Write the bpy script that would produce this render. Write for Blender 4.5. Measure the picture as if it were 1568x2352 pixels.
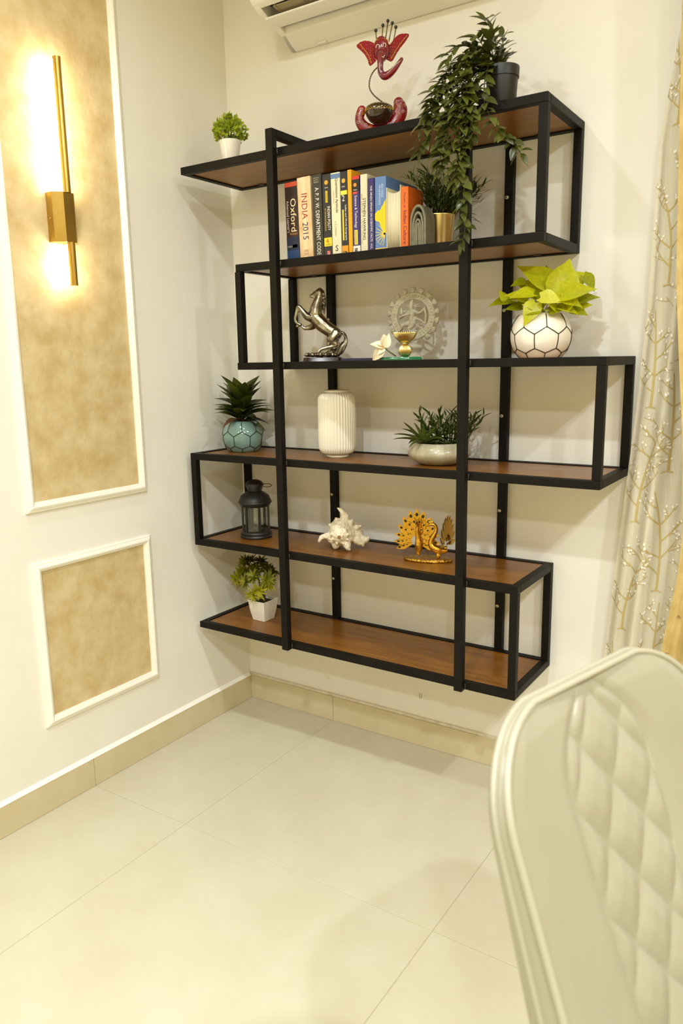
import bpy, bmesh, math, random
from math import sin, cos, pi, radians, sqrt
from mathutils import Vector, Matrix

# ------------------------------------------------------------------ camera, world, lights, exposure
scene = bpy.context.scene
COL = scene.collection
for o in list(bpy.data.objects):
    bpy.data.objects.remove(o)

cam_data = bpy.data.cameras.new('camera')
cam = bpy.data.objects.new('camera', cam_data)
COL.objects.link(cam)
RIGHT = Vector((0.8350517, 0.5499266, -0.0164145))
DOWN = Vector((0.0922049, -0.1692998, -0.9812420))
FWD = Vector((-0.5423900, 0.8178743, -0.1920800))
M = Matrix.Identity(4)
for i in range(3):
    M[i][0] = RIGHT[i]; M[i][1] = -DOWN[i]; M[i][2] = -FWD[i]
M.translation = Vector((1.921147, -2.215559, 1.321707))
cam.matrix_world = M
cam_data.sensor_fit = 'VERTICAL'
cam_data.sensor_height = 36.0
cam_data.sensor_width = 24.0
cam_data.lens = 1760.3 / 2352 * 36.0
cam_data.clip_start = 0.05
cam_data.dof.use_dof = True
cam_data.dof.focus_distance = 2.35
cam_data.dof.aperture_fstop = 4.5
scene.camera = cam

scene.view_settings.view_transform = 'Standard'
scene.view_settings.look = 'None'
scene.view_settings.exposure = 0.55
scene.view_settings.gamma = 1.0
scene.view_settings.use_curve_mapping = False
scene.cycles.use_denoising = True
scene.cycles.max_bounces = 10
scene.cycles.diffuse_bounces = 6
scene.cycles.sample_clamp_indirect = 6.0

world = bpy.data.worlds.new('world')
scene.world = world
world.use_nodes = True
bg = world.node_tree.nodes['Background']
bg.inputs[0].default_value = (1.0, 0.86, 0.62, 1)
bg.inputs[1].default_value = 0.3

WARM = (0.94, 1.0, 1.05)
ROOM_H = 2.80

def downlight(x, y, power, radius=0.05, angle=168):
    ld = bpy.data.lights.new('downlight_lamp', 'AREA')
    ld.shape = 'DISK'; ld.size = radius * 2
    ld.energy = power; ld.color = WARM
    ld.spread = radians(angle)
    o = bpy.data.objects.new('downlight_lamp', ld)
    o.location = (x, y, ROOM_H - 0.012)
    COL.objects.link(o)
    return o
LAMPS = [(1.38, -0.72, 1.0), (1.34, -1.27, 3.2), (0.60, -1.22, 5.2), (3.05, -1.22, 21), (1.45, -2.40, 24), (2.9, -2.5, 24), (1.0, -3.6, 15), (2.9, -3.7, 24)]
for lx, ly, lp in LAMPS:
    downlight(lx, ly, lp)

# ------------------------------------------------------------------ materials
def lin(c):
    out = []
    for v in c[:3]:
        v = v / 255.0
        out.append(v / 12.92 if v <= 0.04045 else ((v + 0.055) / 1.055) ** 2.4)
    return (out[0], out[1], out[2], 1.0)

MATS = {}
def mat(name, rgb, rough=0.5, metal=0.0, spec=0.5, rgb2=None, scale=20.0, stretch=(1, 1, 1), detail=4.0, bump=0.0,
        bump_scale=None, coat=0.0, trans=0.0, emit=None, estr=0.0, lo=0.35, hi=0.65, sss=0.0, alpha=1.0, sheen=0.0):
    if name in MATS:
        return MATS[name]
    m = bpy.data.materials.new(name)
    m.use_nodes = True
    nt = m.node_tree
    b = nt.nodes['Principled BSDF']
    b.inputs['Base Color'].default_value = lin(rgb)
    b.inputs['Roughness'].default_value = rough
    b.inputs['Metallic'].default_value = metal
    b.inputs['Specular IOR Level'].default_value = spec
    b.inputs['Coat Weight'].default_value = coat
    b.inputs['Coat Roughness'].default_value = 0.08
    b.inputs['Transmission Weight'].default_value = trans
    b.inputs['Alpha'].default_value = alpha
    b.inputs['Sheen Weight'].default_value = sheen
    if emit:
        b.inputs['Emission Color'].default_value = (emit[0], emit[1], emit[2], 1)
        b.inputs['Emission Strength'].default_value = estr
    if rgb2 is not None or bump > 0:
        tc = nt.nodes.new('ShaderNodeTexCoord')
        mp = nt.nodes.new('ShaderNodeMapping')
        mp.inputs['Scale'].default_value = stretch
        nt.links.new(tc.outputs['Object'], mp.inputs['Vector'])
        if rgb2 is not None:
            n = nt.nodes.new('ShaderNodeTexNoise')
            n.inputs['Scale'].default_value = scale
            n.inputs['Detail'].default_value = detail
            n.inputs['Roughness'].default_value = 0.6
            nt.links.new(mp.outputs[0], n.inputs['Vector'])
            r = nt.nodes.new('ShaderNodeValToRGB')
            r.color_ramp.elements[0].position = lo
            r.color_ramp.elements[1].position = hi
            r.color_ramp.elements[0].color = lin(rgb)
            r.color_ramp.elements[1].color = lin(rgb2)
            nt.links.new(n.outputs['Fac'], r.inputs['Fac'])
            nt.links.new(r.outputs['Color'], b.inputs['Base Color'])
        if bump > 0:
            n2 = nt.nodes.new('ShaderNodeTexNoise')
            n2.inputs['Scale'].default_value = bump_scale or scale
            n2.inputs['Detail'].default_value = 3.0
            nt.links.new(mp.outputs[0], n2.inputs['Vector'])
            bp = nt.nodes.new('ShaderNodeBump')
            bp.inputs['Strength'].default_value = bump
            bp.inputs['Distance'].default_value = 0.01
            nt.links.new(n2.outputs['Fac'], bp.inputs['Height'])
            nt.links.new(bp.outputs['Normal'], b.inputs['Normal'])
    MATS[name] = m
    return m

def leafmat(name, rgb, rgb2, scale=30.0, rough=0.4, transl=0.25):
    if name in MATS:
        return MATS[name]
    m = mat(name, rgb, rough=rough, rgb2=rgb2, scale=scale)
    nt = m.node_tree
    b = nt.nodes['Principled BSDF']
    out = nt.nodes['Material Output']
    t = nt.nodes.new('ShaderNodeBsdfTranslucent')
    mx = nt.nodes.new('ShaderNodeMixShader')
    mx.inputs[0].default_value = transl
    ramp = [n for n in nt.nodes if n.type == 'VALTORGB'][0]
    nt.links.new(ramp.outputs['Color'], t.inputs['Color'])
    nt.links.new(b.outputs[0], mx.inputs[1])
    nt.links.new(t.outputs[0], mx.inputs[2])
    nt.links.new(mx.outputs[0], out.inputs['Surface'])
    return m

# ------------------------------------------------------------------ object helpers
def link(name, me, material, parent=None, smooth=False):
    if material is not None:
        me.materials.clear()
        me.materials.append(material)
    if smooth:
        me.polygons.foreach_set('use_smooth', [True] * len(me.polygons))
    o = bpy.data.objects.new(name, me)
    COL.objects.link(o)
    if parent is not None:
        o.parent = parent
    return o

def tag(o, label=None, cat=None, group=None, kind=None):
    if label: o['label'] = label
    if cat: o['category'] = cat
    if group: o['group'] = group
    if kind: o['kind'] = kind
    return o

def thing(name, label, cat, loc=(0, 0, 0), rz=0.0, group=None):
    o = bpy.data.objects.new(name, None)
    o.empty_display_size = 0.02
    COL.objects.link(o)
    o.location = loc
    o.rotation_euler = (0, 0, rz)
    return tag(o, label, cat, group)

class MB:
    """collects vertices and faces of ONE mesh"""
    def __init__(s):
        s.v = []; s.f = []
    def add(s, vs, fs, mtx=None):
        k = len(s.v)
        for p in vs:
            p = Vector(p)
            if mtx is not None:
                p = mtx @ p
            s.v.append(p)
        for f in fs:
            s.f.append([i + k for i in f])
        return s
    def box(s, x0, x1, y0, y1, z0, z1, mtx=None):
        return s.add([(x0, y0, z0), (x1, y0, z0), (x1, y1, z0), (x0, y1, z0), (x0, y0, z1), (x1, y0, z1), (x1, y1, z1), (x0, y1, z1)],
              [(0, 3, 2, 1), (4, 5, 6, 7), (0, 1, 5, 4), (1, 2, 6, 5), (2, 3, 7, 6), (3, 0, 4, 7)], mtx)
    def lathe(s, prof, n=32, c=(0, 0, 0), rib=0, amp=0.0, sx=1.0, sy=1.0, mtx=None, phase=0.0):
        vs = []; fs = []
        m = len(prof)
        for r, z in prof:
            for i in range(n):
                a = 2 * pi * i / n + phase
                rr = r
                if rib:
                    rr = r * (1 + amp * (abs(sin(a * rib / 2)) - 0.6))
                vs.append((c[0] + sx * rr * cos(a), c[1] + sy * rr * sin(a), c[2] + z))
        for j in range(m - 1):
            for i in range(n):
                i2 = (i + 1) % n
                fs.append((j * n + i, j * n + i2, (j + 1) * n + i2, (j + 1) * n + i))
        if prof[0][0] > 1e-6: fs.append(tuple(range(n - 1, -1, -1)))
        if prof[-1][0] > 1e-6: fs.append(tuple((m - 1) * n + i for i in range(n)))
        return s.add(vs, fs, mtx)
    def tube(s, path, rad, n=8, caps=True, flat=1.0, up=None, mtx=None):
        path = [Vector(p) for p in path]
        m = len(path)
        if not hasattr(rad, '__len__'):
            rad = [rad] * m
        vs = []; fs = []
        prev = None
        for j in range(m):
            a = path[max(j - 1, 0)]; b = path[min(j + 1, m - 1)]
            t = (b - a)
            if t.length < 1e-9: t = Vector((0, 0, 1))
            t.normalize()
            if prev is None:
                h = Vector(up) if up else (Vector((0, 0, 1)) if abs(t.z) < 0.9 else Vector((0, 1, 0)))
            else:
                h = prev
            u = h - t * h.dot(t)
            if u.length < 1e-6:
                u = t.orthogonal()
            u.normalize(); prev = u
            w = t.cross(u)
            for i in range(n):
                q = 2 * pi * i / n
                vs.append(path[j] + rad[j] * (cos(q) * u * flat + sin(q) * w))
        for j in range(m - 1):
            for i in range(n):
                i2 = (i + 1) % n
                fs.append((j * n + i, j * n + i2, (j + 1) * n + i2, (j + 1) * n + i))
        if caps:
            fs.append(tuple(range(n - 1, -1, -1)))
            fs.append(tuple((m - 1) * n + i for i in range(n)))
        return s.add(vs, fs, mtx)
    def ball(s, c, r, n=12, m=8, sx=1, sy=1, sz=1, mtx=None):
        prof = [(r * sin(pi * j / m), -r * cos(pi * j / m) * sz) for j in range(m + 1)]
        prof[0] = (1e-7, prof[0][1]); prof[-1] = (1e-7, prof[-1][1])
        return s.lathe(prof, n, c, sx=sx, sy=sy, mtx=mtx)
    def prism(s, poly, y0, y1, mtx=None):
        """polygon in x,z extruded along y"""
        n = len(poly)
        vs = [(p[0], y0, p[1]) for p in poly] + [(p[0], y1, p[1]) for p in poly]
        fs = [tuple(range(n)), tuple(range(2 * n - 1, n - 1, -1))]
        for i in range(n):
            j = (i + 1) % n
            fs.append((i, n + i, n + j, j))
        return s.add(vs, fs, mtx)
    def mesh(s, name):
        me = bpy.data.meshes.new(name)
        me.from_pydata([tuple(p) for p in s.v], [], s.f)
        bm = bmesh.new(); bm.from_mesh(me)
        bmesh.ops.recalc_face_normals(bm, faces=bm.faces)
        bm.to_mesh(me); bm.free()
        return me
    def obj(s, name, material, parent=None, smooth=False):
        return link(name, s.mesh(name), material, parent, smooth)

def bevel_box(x0, x1, y0, y1, z0, z1, b=0.001, seg=1):
    mb = MB().box(x0, x1, y0, y1, z0, z1)
    me = mb.mesh('box')
    bm = bmesh.new(); bm.from_mesh(me)
    bmesh.ops.bevel(bm, geom=list(bm.edges), offset=b, segments=seg, affect='EDGES', profile=0.5)
    bm.to_mesh(me); bm.free()
    return me

def bbox(name, material, parent, x0, x1, y0, y1, z0, z1, b=0.001, seg=1, smooth=False):
    me = bevel_box(x0, x1, y0, y1, z0, z1, b, seg)
    me.name = name
    return link(name, me, material, parent, smooth)

def shade_auto(o, angle=35):
    me = o.data
    me.polygons.foreach_set('use_smooth', [True] * len(me.polygons))
    try:
        me.set_sharp_from_angle(angle=radians(angle))
    except Exception:
        pass
    return o

def catmull(pts, k=6):
    """smooth path through points of any dimension"""
    P = [tuple(p) for p in pts]
    d = len(P[0])
    out = []
    for i in range(len(P) - 1):
        p0 = P[max(i - 1, 0)]; p1 = P[i]; p2 = P[i + 1]; p3 = P[min(i + 2, len(P) - 1)]
        for s in range(k):
            t = s / k
            out.append(tuple(0.5 * (2 * p1[q] + (p2[q] - p0[q]) * t + (2 * p0[q] - 5 * p1[q] + 4 * p2[q] - p3[q]) * t * t
                       + (3 * p1[q] - p0[q] - 3 * p2[q] + p3[q]) * t ** 3) for q in range(d)))
    out.append(P[-1])
    return out

def limb(mb, pts, k=5, n=10, mtx=None, flat=1.0):
    """pts (x,y,z,r): smooth tapered closed limb with round ends"""
    c = catmull(pts, k)
    mb.tube([p[:3] for p in c], [max(p[3], 1e-4) for p in c], n, mtx=mtx, flat=flat)
    if flat == 1.0:
        mb.ball(c[0][:3], max(c[0][3], 1e-4) * 0.99, 10, 6, mtx=mtx)
        mb.ball(c[-1][:3], max(c[-1][3], 1e-4) * 0.99, 10, 6, mtx=mtx)

def organic(name, mb, voxel, material, parent, smooth_it=6, noise=None):
    """one continuous skin over overlapping closed volumes"""
    me = mb.mesh(name)
    o = link(name, me, material, parent)
    r = o.modifiers.new('r', 'REMESH'); r.mode = 'VOXEL'; r.voxel_size = voxel
    s = o.modifiers.new('s', 'SMOOTH'); s.iterations = smooth_it; s.factor = 0.5
    dg = bpy.context.evaluated_depsgraph_get()
    me2 = bpy.data.meshes.new_from_object(o.evaluated_get(dg))
    o.modifiers.clear()
    o.data = me2
    me2.name = name
    if noise:
        from mathutils import noise as nz
        amp, sc = noise
        nr = [v.normal.copy() for v in me2.vertices]
        for v, nn in zip(me2.vertices, nr):
            v.co += nn * amp * nz.fractal(v.co * sc, 1.0, 2.0, 3)
    me2.materials.clear(); me2.materials.append(material)
    me2.polygons.foreach_set('use_smooth', [True] * len(me2.polygons))
    return o

def aim(base, d, up=(0, 0, 1), scale=1.0, roll=0.0):
    """matrix with +Y along d and +Z towards up"""
    y = Vector(d).normalized()
    x = y.cross(Vector(up))
    if x.length < 1e-4: x = y.orthogonal()
    x.normalize(); z = x.cross(y)
    R = Matrix(((x.x, y.x, z.x), (x.y, y.y, z.y), (x.z, y.z, z.z))).to_4x4()
    sc = scale if hasattr(scale, '__len__') else (scale, scale, scale)
    return Matrix.Translation(Vector(base)) @ R @ Matrix.Rotation(roll, 4, 'Y') @ Matrix.Diagonal((sc[0], sc[1], sc[2], 1))

def leaf_mesh(name, w=0.4, fold=0.12, droop=0.25, n=6, shape='lance', thick=0.0, stem=0.0):
    """leaf of length 1 along +Y, normal +Z, slight fold along midrib and droop"""
    mb = MB()
    vs = []; fs = []
    for j in range(n + 1):
        t = j / n
        if shape == 'lance': ww = sin(pi * t ** 0.75) ** 0.9 if 0 < t < 1 else 0
        elif shape == 'heart': ww = [0.55, 1.0, 1.0, 0.84, 0.58, 0.26, 0.0][j] if n == 6 else sin(pi * t ** 0.5)
        elif shape == 'strap': ww = (1 - t) ** 0.6 * (0.55 + 0.45 * min(1, t * 3))
        else: ww = sin(pi * t)
        ww = max(ww, 0.03) * w * 0.5
        yb = t
        z = -droop * t * t
        vs += [(-ww, yb - (0.14 if shape == 'heart' and j == 0 else 0), z + fold * ww * 2), (0, yb, z), (ww, yb - (0.14 if shape == 'heart' and j == 0 else 0), z + fold * ww * 2)]
    for j in range(n):
        a = 3 * j
        fs += [(a, a + 1, a + 4, a + 3), (a + 1, a + 2, a + 5, a + 4)]
    if thick > 0:
        k = len(vs)
        vs += [(p[0], p[1], p[2] - thick) for p in vs]
        fs += [tuple(reversed([i + k for i in f])) for f in fs]
    me = bpy.data.meshes.new(name)
    me.from_pydata(vs, [], fs)
    me.polygons.foreach_set('use_smooth', [True] * len(me.polygons))
    return me

def leaf_into(mb, me, mtx):
    mb.add([v.co.copy() for v in me.vertices], [tuple(p.vertices) for p in me.polygons], mtx)

def put(name, me, parent, mtx):
    o = bpy.data.objects.new(name, me)
    COL.objects.link(o)
    o.parent = parent
    o.matrix_basis = mtx
    return o

TEXTS = []
def text(body, material, parent, corner, right, up, length, height, name='lettering', extr=0.0002):
    """lettering fitted into a box: corner = lower-left of the text, right = reading direction"""
    cu = bpy.data.curves.new('txt', 'FONT')
    cu.body = body
    cu.size = 1.0
    cu.resolution_u = 2
    o = bpy.data.objects.new('txt', cu)
    COL.objects.link(o)
    TEXTS.append((o, material, parent, Vector(corner), Vector(right), Vector(up), length, height, name))

def flush_texts():
    dg = bpy.context.evaluated_depsgraph_get()
    for (o, material, parent, c, r, u, L, H, name) in TEXTS:
        me = bpy.data.meshes.new_from_object(o.evaluated_get(dg))
        xs = [v.co.x for v in me.vertices]; ys = [v.co.y for v in me.vertices]
        x0, x1, y0, y1 = min(xs), max(xs), min(ys), max(ys)
        for v in me.vertices:
            v.co = c + r * ((v.co.x - x0) / (x1 - x0) * L) + u * ((v.co.y - y0) / (y1 - y0) * H)
        me.name = name
        link(name, me, material, parent)
    for t in TEXTS:
        cu = t[0].data
        bpy.data.objects.remove(t[0])
        bpy.data.curves.remove(cu)
    TEXTS.clear()

rnd = random.Random(7)

# ------------------------------------------------------------------ room shell
RX, RY = 4.3, -4.6
wall_m = mat('wall paint', (236, 233, 222), rough=0.75, rgb2=(232, 228, 216), scale=3.0, bump=0.03, bump_scale=60)
ceil_m = mat('ceiling bounce tint', (212, 202, 160), rough=0.9)  # unseen ceiling; yellow tint added to warm the bounce light
def struct(name, mb, m, smooth=False):
    o = mb.obj(name, m, None, smooth)
    o['kind'] = 'structure'
    return o
struct('wall_back', MB().box(-0.15, RX, 0.0, 0.15, -0.05, ROOM_H), wall_m)
struct('wall_left', MB().box(-0.15, 0.0, RY, 0.0, -0.05, ROOM_H), wall_m)
far_m = mat('far wall bounce tint', (192, 172, 112), rough=0.7)  # walls out of view, coloured yellow so the indirect light turns warmer
struct('wall_right', MB().box(RX, RX + 0.15, RY, 0.15, -0.05, ROOM_H), far_m)
struct('wall_front', MB().box(-0.15, RX + 0.15, RY - 0.15, RY, -0.05, ROOM_H), far_m)
struct('ceiling', MB().box(-0.15, RX + 0.15, RY - 0.15, 0.15, ROOM_H, ROOM_H + 0.1), ceil_m)

# floor: grout bed with one tile object per tile
grout_m = mat('tile grout', (186, 176, 148), rough=0.8)
tile_m = mat('floor tile', (200, 193, 168), rough=0.26, spec=0.4, rgb2=(205, 199, 176), scale=5.0)
floor = struct('floor', MB().box(-0.15, RX + 0.15, RY - 0.15, 0.15, -0.08, -0.0015), grout_m)
T = 0.805; X0 = 0.405 - T; Y0 = -0.785 + T
g = 0.0009
tile_cache = {}
for i in range(7):
    for j in range(7):
        xa, xb = X0 + i * T, X0 + (i + 1) * T
        yb, ya = Y0 - j * T, Y0 - (j + 1) * T
        xa = max(xa, 0.0); yb = min(yb, 0.0); xb = min(xb, RX); ya = max(ya, RY)
        if xb - xa < 0.02 or yb - ya < 0.02: continue
        key = (round(xb - xa, 4), round(yb - ya, 4))
        if key not in tile_cache:
            w, d = key
            me = bevel_box(g, w - g, g, d - g, -0.009, 0.0, 0.0006)
            me.name = 'tile'
            tile_cache[key] = me
        t = link('tile', tile_cache[key], tile_m, floor)
        t.location = (xa, ya, 0)

# skirting in tile lengths, with a white plaster bead along the top of the left one
skirt_m = mat('skirting tile', (201, 187, 150), rough=0.35, rgb2=(208, 195, 160), scale=9.0)
bead_m = mat('plaster bead', (246, 244, 236), rough=0.7)
HS = 0.0955
bb = tag(thing('baseboard_back', None, None), kind='structure')
for xa, xb in ((0.0, 0.405), (0.405, 1.21), (1.21, 2.015), (2.015, 2.82), (2.82, 3.625), (3.625, RX)):
    bbox('skirting_tile', skirt_m, bb, xa + 0.0006, xb - 0.0006, -0.010, -0.0005, 0.0005, HS, 0.0008)
mb = MB().box(0.0, RX, -0.0055, -0.0005, HS - 0.001, HS + 0.010)
mb.obj('plaster_joint', mat('plaster joint', (205, 196, 170), rough=0.9, rgb2=(226, 219, 198), scale=40), bb)
bl = tag(thing('baseboard_left', None, None), kind='structure')
for ya, yb in ((-0.785, -0.010), (-1.59, -0.785), (-2.395, -1.59), (-3.2, -2.395), (-4.005, -3.2), (RY, -4.005)):
    bbox('skirting_tile', skirt_m, bl, 0.0005, 0.010, ya + 0.0006, yb - 0.0006, 0.0005, HS, 0.0008)
b = MB().add([(0.0005, RY, HS), (0.011, RY, HS), (0.0005, RY, HS + 0.012), (0.0005, -0.01, HS), (0.011, -0.01, HS), (0.0005, -0.01, HS + 0.012)],
    [(0, 1, 2), (3, 5, 4), (0, 3, 4, 1), (1, 4, 5, 2), (2, 5, 3, 0)]).obj('plaster_bead', bead_m, bl)

# wall panels: textured paint framed by mitred mouldings
panel_m = mat('textured gold paint', (214, 194, 150), rough=0.5, rgb2=(194, 168, 117), scale=13.0, detail=9.0, bump=0.15, bump_scale=45, lo=0.36, hi=0.66)
mould_m = mat('moulding paint', (243, 239, 226), rough=0.5)
def moulding_frame(name, ya, yb, za, zb):
    """ya<yb, on the wall x=0; moulding width 0.03 with a stepped profile"""
    root = tag(thing(name, None, None), kind='structure')
    prof = [(0.0, 0.0), (0.0, 0.007), (0.004, 0.010), (0.008, 0.010), (0.010, 0.014), (0.016, 0.017), (0.021, 0.015), (0.023, 0.010), (0.027, 0.009), (0.029, 0.005), (0.029, 0.0)]
    def bar(p, q, inn):
        """from outer corner p to outer corner q, inn = inward unit in (y,z)"""
        mb = MB(); vs = []; n = len(prof)
        dy, dz = q[0] - p[0], q[1] - p[1]
        L = sqrt(dy * dy + dz * dz); dy /= L; dz /= L
        for e, sgn in ((p, 1), (q, -1)):
            for a, h in prof:
                vs.append((h + 0.0003, e[0] + inn[0] * a + sgn * dy * a, e[1] + inn[1] * a + sgn * dz * a))
        fs = [tuple(range(n)), tuple(range(2 * n - 1, n - 1, -1))]
        for i in range(n):
            k = (i + 1) % n
            fs.append((i, n + i, n + k, k))
        return shade_auto(mb.add(vs, fs).obj('moulding', mould_m, root), 20)
    bar((ya, za), (yb, za), (0, 1)); bar((ya, zb), (yb, zb), (0, -1))
    bar((ya, za), (ya, zb), (1, 0)); bar((yb, za), (yb, zb), (-1, 0))
    MB().box(0.0004, 0.0020, ya + 0.026, yb - 0.026, za + 0.026, zb - 0.026).obj('painted_panel', panel_m, root)
    return root
moulding_frame('trim_1', -0.936, -0.487, 0.914, 2.62)
moulding_frame('trim_2', -0.936, -0.487, 0.263, 0.768)

# ------------------------------------------------------------------ serpentine wall shelf
steel_m = mat('black steel', (17, 14, 10), rough=0.5, spec=0.15, rgb2=(22, 18, 13), scale=25, bump=0.02, bump_scale=80)
wood_m = mat('walnut board', (148, 95, 28), rough=0.32, rgb2=(104, 60, 13), scale=9.0, stretch=(0.55, 6.0, 6.0), detail=6.0, lo=0.3, hi=0.7)
weld_m = mat('weld bead', (62, 60, 56), rough=0.35, metal=0.6)
D = 0.30; t = 0.0225
Z = {1: 1.9427, 2: 1.6272, 3: 1.3247, 4: 1.0209, 5: 0.7179, 6: 0.4117}
XL = {1: 0.052, 2: 0.266, 3: 0.258, 4: 0.027, 5: 0.0265, 6: 0.0285}
XR = {1: 1.2558, 2: 1.2558, 3: 1.4203, 4: 1.4203, 5: 1.2161, 6: 1.2161}
UX = (0.4195, 1.0410)
shelf = thing('display_shelf', 'black steel serpentine wall shelf with six brown wooden boards', 'shelf', (0.72, -0.15, 0.389))
def S(name, m, x0, x1, y0, y1, z0, z1, b=0.0018, seg=2):
    o = bbox(name, m, shelf, x0 - 0.72, x1 - 0.72, y0 + 0.15, y1 + 0.15, z0 - 0.389, z1 - 0.389, b, seg)
    return o
yb = -0.001
for k in range(1, 7):
    z = Z[k]; xa, xb = XL[k], XR[k]
    S('front_rail', steel_m, xa, xb, -D, -D + t, z - t, z)
    S('back_rail', steel_m, xa, xb, -t + yb, yb, z - t, z)
    S('end_rail', steel_m, xa, xa + t, -D + t, -t + yb, z - t, z)
    S('end_rail', steel_m, xb - t, xb, -D + t, -t + yb, z - t, z)
    S('shelf_board', wood_m, xa + t + 0.0015, xb - t - 0.0015, -D + t + 0.0015, -t + yb - 0.0015, z - t + 0.004, z - 0.003, 0.0008, 1)
    for xx in (xa + 0.10, xb - 0.12):
        S('board_clip', weld_m, xx, xx + 0.022, -t - 0.012, -t - 0.001, z - t + 0.0015, z - t + 0.0041, 0.0004, 1)
for a, side in ((1, 'R'), (2, 'L'), (3, 'R'), (4, 'L'), (5, 'R')):
    z0, z1 = Z[a + 1], Z[a] - t
    x = max(XR[a], 0) - t if side == 'R' else XL[a if a != 2 else 2]
    if a == 2: x = 0.262
    S('front_post', steel_m, x, x + t, -D, -D + t, z0, z1)
    S('back_post', steel_m, x, x + t, -t + yb, yb, z0, z1)
ZT, ZB = 1.9925, 0.3885
TU = 0.0255
for x in UX:
    S('front_upright', steel_m, x, x + TU, -D - t, -D, ZB, ZT)
    S('top_arm', steel_m, x, x + TU, -D, yb, ZT - t, ZT)
    for k in range(0, 7):
        zt = (Z[k] - t) if k else ZT - t
        zb = Z[k + 1] if k < 6 else ZB
        if zt - zb > 0.02 :
            S('back_upright', steel_m, x, x + TU, -t + yb, yb, zb, zt)
    for k in range(1, 7):
        o = MB().ball((0, 0, 0), 0.004, 8, 6, sx=0.7, sy=0.8, sz=2.2).obj('weld', weld_m, shelf, True)
        o.location = (x + TU + 0.0018 - 0.72, -D - 0.0015 + 0.15, Z[k] - t / 2 - 0.389)
screw_m = mat('zinc screw', (205, 200, 180), rough=0.3, metal=0.7)
slot_m = mat('screw slot', (40, 38, 34), rough=0.6)
for x in UX:
    for z in (1.773, 1.462, 1.155, 0.866, 0.560):
        mb = MB().lathe([(0.0002, 0.0022), (0.0024, 0.0022), (0.0052, 0.0012), (0.0058, 0.0)], 14)
        o = mb.obj('screw', screw_m, shelf, True)
        o.matrix_basis = Matrix.Translation((x + 0.008 - 0.72, -t + yb - 0.0002 + 0.15, z - 0.389)) @ Matrix.Rotation(radians(90), 4, 'X')
        q = MB().box(-0.0022, 0.0022, -0.0006, 0.0006, 0.0020, 0.0026).box(-0.0006, 0.0006, -0.0022, 0.0022, 0.0020, 0.0026).obj('screw_slot', slot_m, o)

# ------------------------------------------------------------------ wall sconce
brass_m = mat('brushed brass', (186, 152, 74), rough=0.28, metal=1.0, rgb2=(196, 164, 88), scale=40, stretch=(1, 1, 0.1))
sy, SZ = -0.742, 1.73
sc = thing('wall_sconce', 'brushed brass linear wall lamp glowing on the gold panel', 'wall lamp', (0.002, sy, SZ))
# faceted back box
px = [(0.0, -0.038), (0.026, -0.038), (0.050, -0.017), (0.050, 0.017), (0.026, 0.038), (0.0, 0.038)]
mb = MB()
n = len(px)
mb.add([(p[0], p[1], -0.066) for p in px] + [(p[0], p[1], 0.066) for p in px], [tuple(range(n)), tuple(range(2 * n - 1, n - 1, -1))] + [(i, n + i, n + (i + 1) % n, (i + 1) % n) for i in range(n)])
o = mb.obj('back_box', brass_m, sc)
o2 = MB().ball((0.013, -0.0385, -0.004), 0.0035, 10, 6).obj('screw', brass_m, sc, True)
strip_m = mat('led diffuser', (255, 250, 235), rough=0.4, emit=(1.0, 0.93, 0.72), estr=55.0)
for z0, z1 in ((0.066, 0.411), (-0.183, -0.066)):
    # half-round brass cover, open to the wall, with the diffuser behind it
    vs = []; fs = []
    N = 12
    arc = [(0.047 + 0.0095 * cos(a), 0.0095 * sin(a)) for a in [(-pi / 2 + pi * i / N) for i in range(N + 1)]]
    arc = [(0.040, -0.0095)] + arc + [(0.040, 0.0095)]
    k = len(arc)
    vs = [(p[0], p[1], z0) for p in arc] + [(p[0], p[1], z1) for p in arc]
    fs = [(i, i + 1, k + i + 1, k + i) for i in range(k - 1)] + [tuple(range(k)), tuple(range(2 * k - 1, k - 1, -1))] + [(0, k, 2 * k - 1, k - 1)]
    shade_auto(MB().add(vs, fs).obj('rod_cover', brass_m, sc), 40)
    MB().box(0.034, 0.0396, -0.006, 0.006, z0 + 0.004, z1 - 0.004).obj('light_strip', strip_m, sc)

# ------------------------------------------------------------------ air conditioner
ac_m = mat('ac plastic', (240, 237, 226), rough=0.35, spec=0.4)
dark_m = mat('ac dark duct', (24, 22, 18), rough=0.7)
vane_m = mat('ac vane plastic', (176, 164, 132), rough=0.5)
ax0, ax1 = 0.292, 1.18
ac = thing('air_conditioner', 'white split air conditioner with open flap above the shelf', 'air conditioner', (0.735, -0.002, 2.31))
def P2(poly, x0, x1, name, m, taper=0.0):
    """y,z polygon extruded along x; taper pulls the ends of forward points inwards"""
    k = len(poly)
    vs = [(x0 - 0.735 + taper * 0, p[0] + 0.002, p[1] - 2.31) for p in poly] + [(x1 - 0.735, p[0] + 0.002, p[1] - 2.31) for p in poly]
    fs = [tuple(range(k)), tuple(range(2 * k - 1, k - 1, -1))] + [(i, k + i, k + (i + 1) % k, (i + 1) % k) for i in range(k)]
    o = MB().add(vs, fs).obj(name, m, ac)
    md = o.modifiers.new('b', 'BEVEL'); md.width = 0.004; md.segments = 3; md.limit_method = 'ANGLE'; md.angle_limit = radians(25)
    return shade_auto(o, 40)
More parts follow.
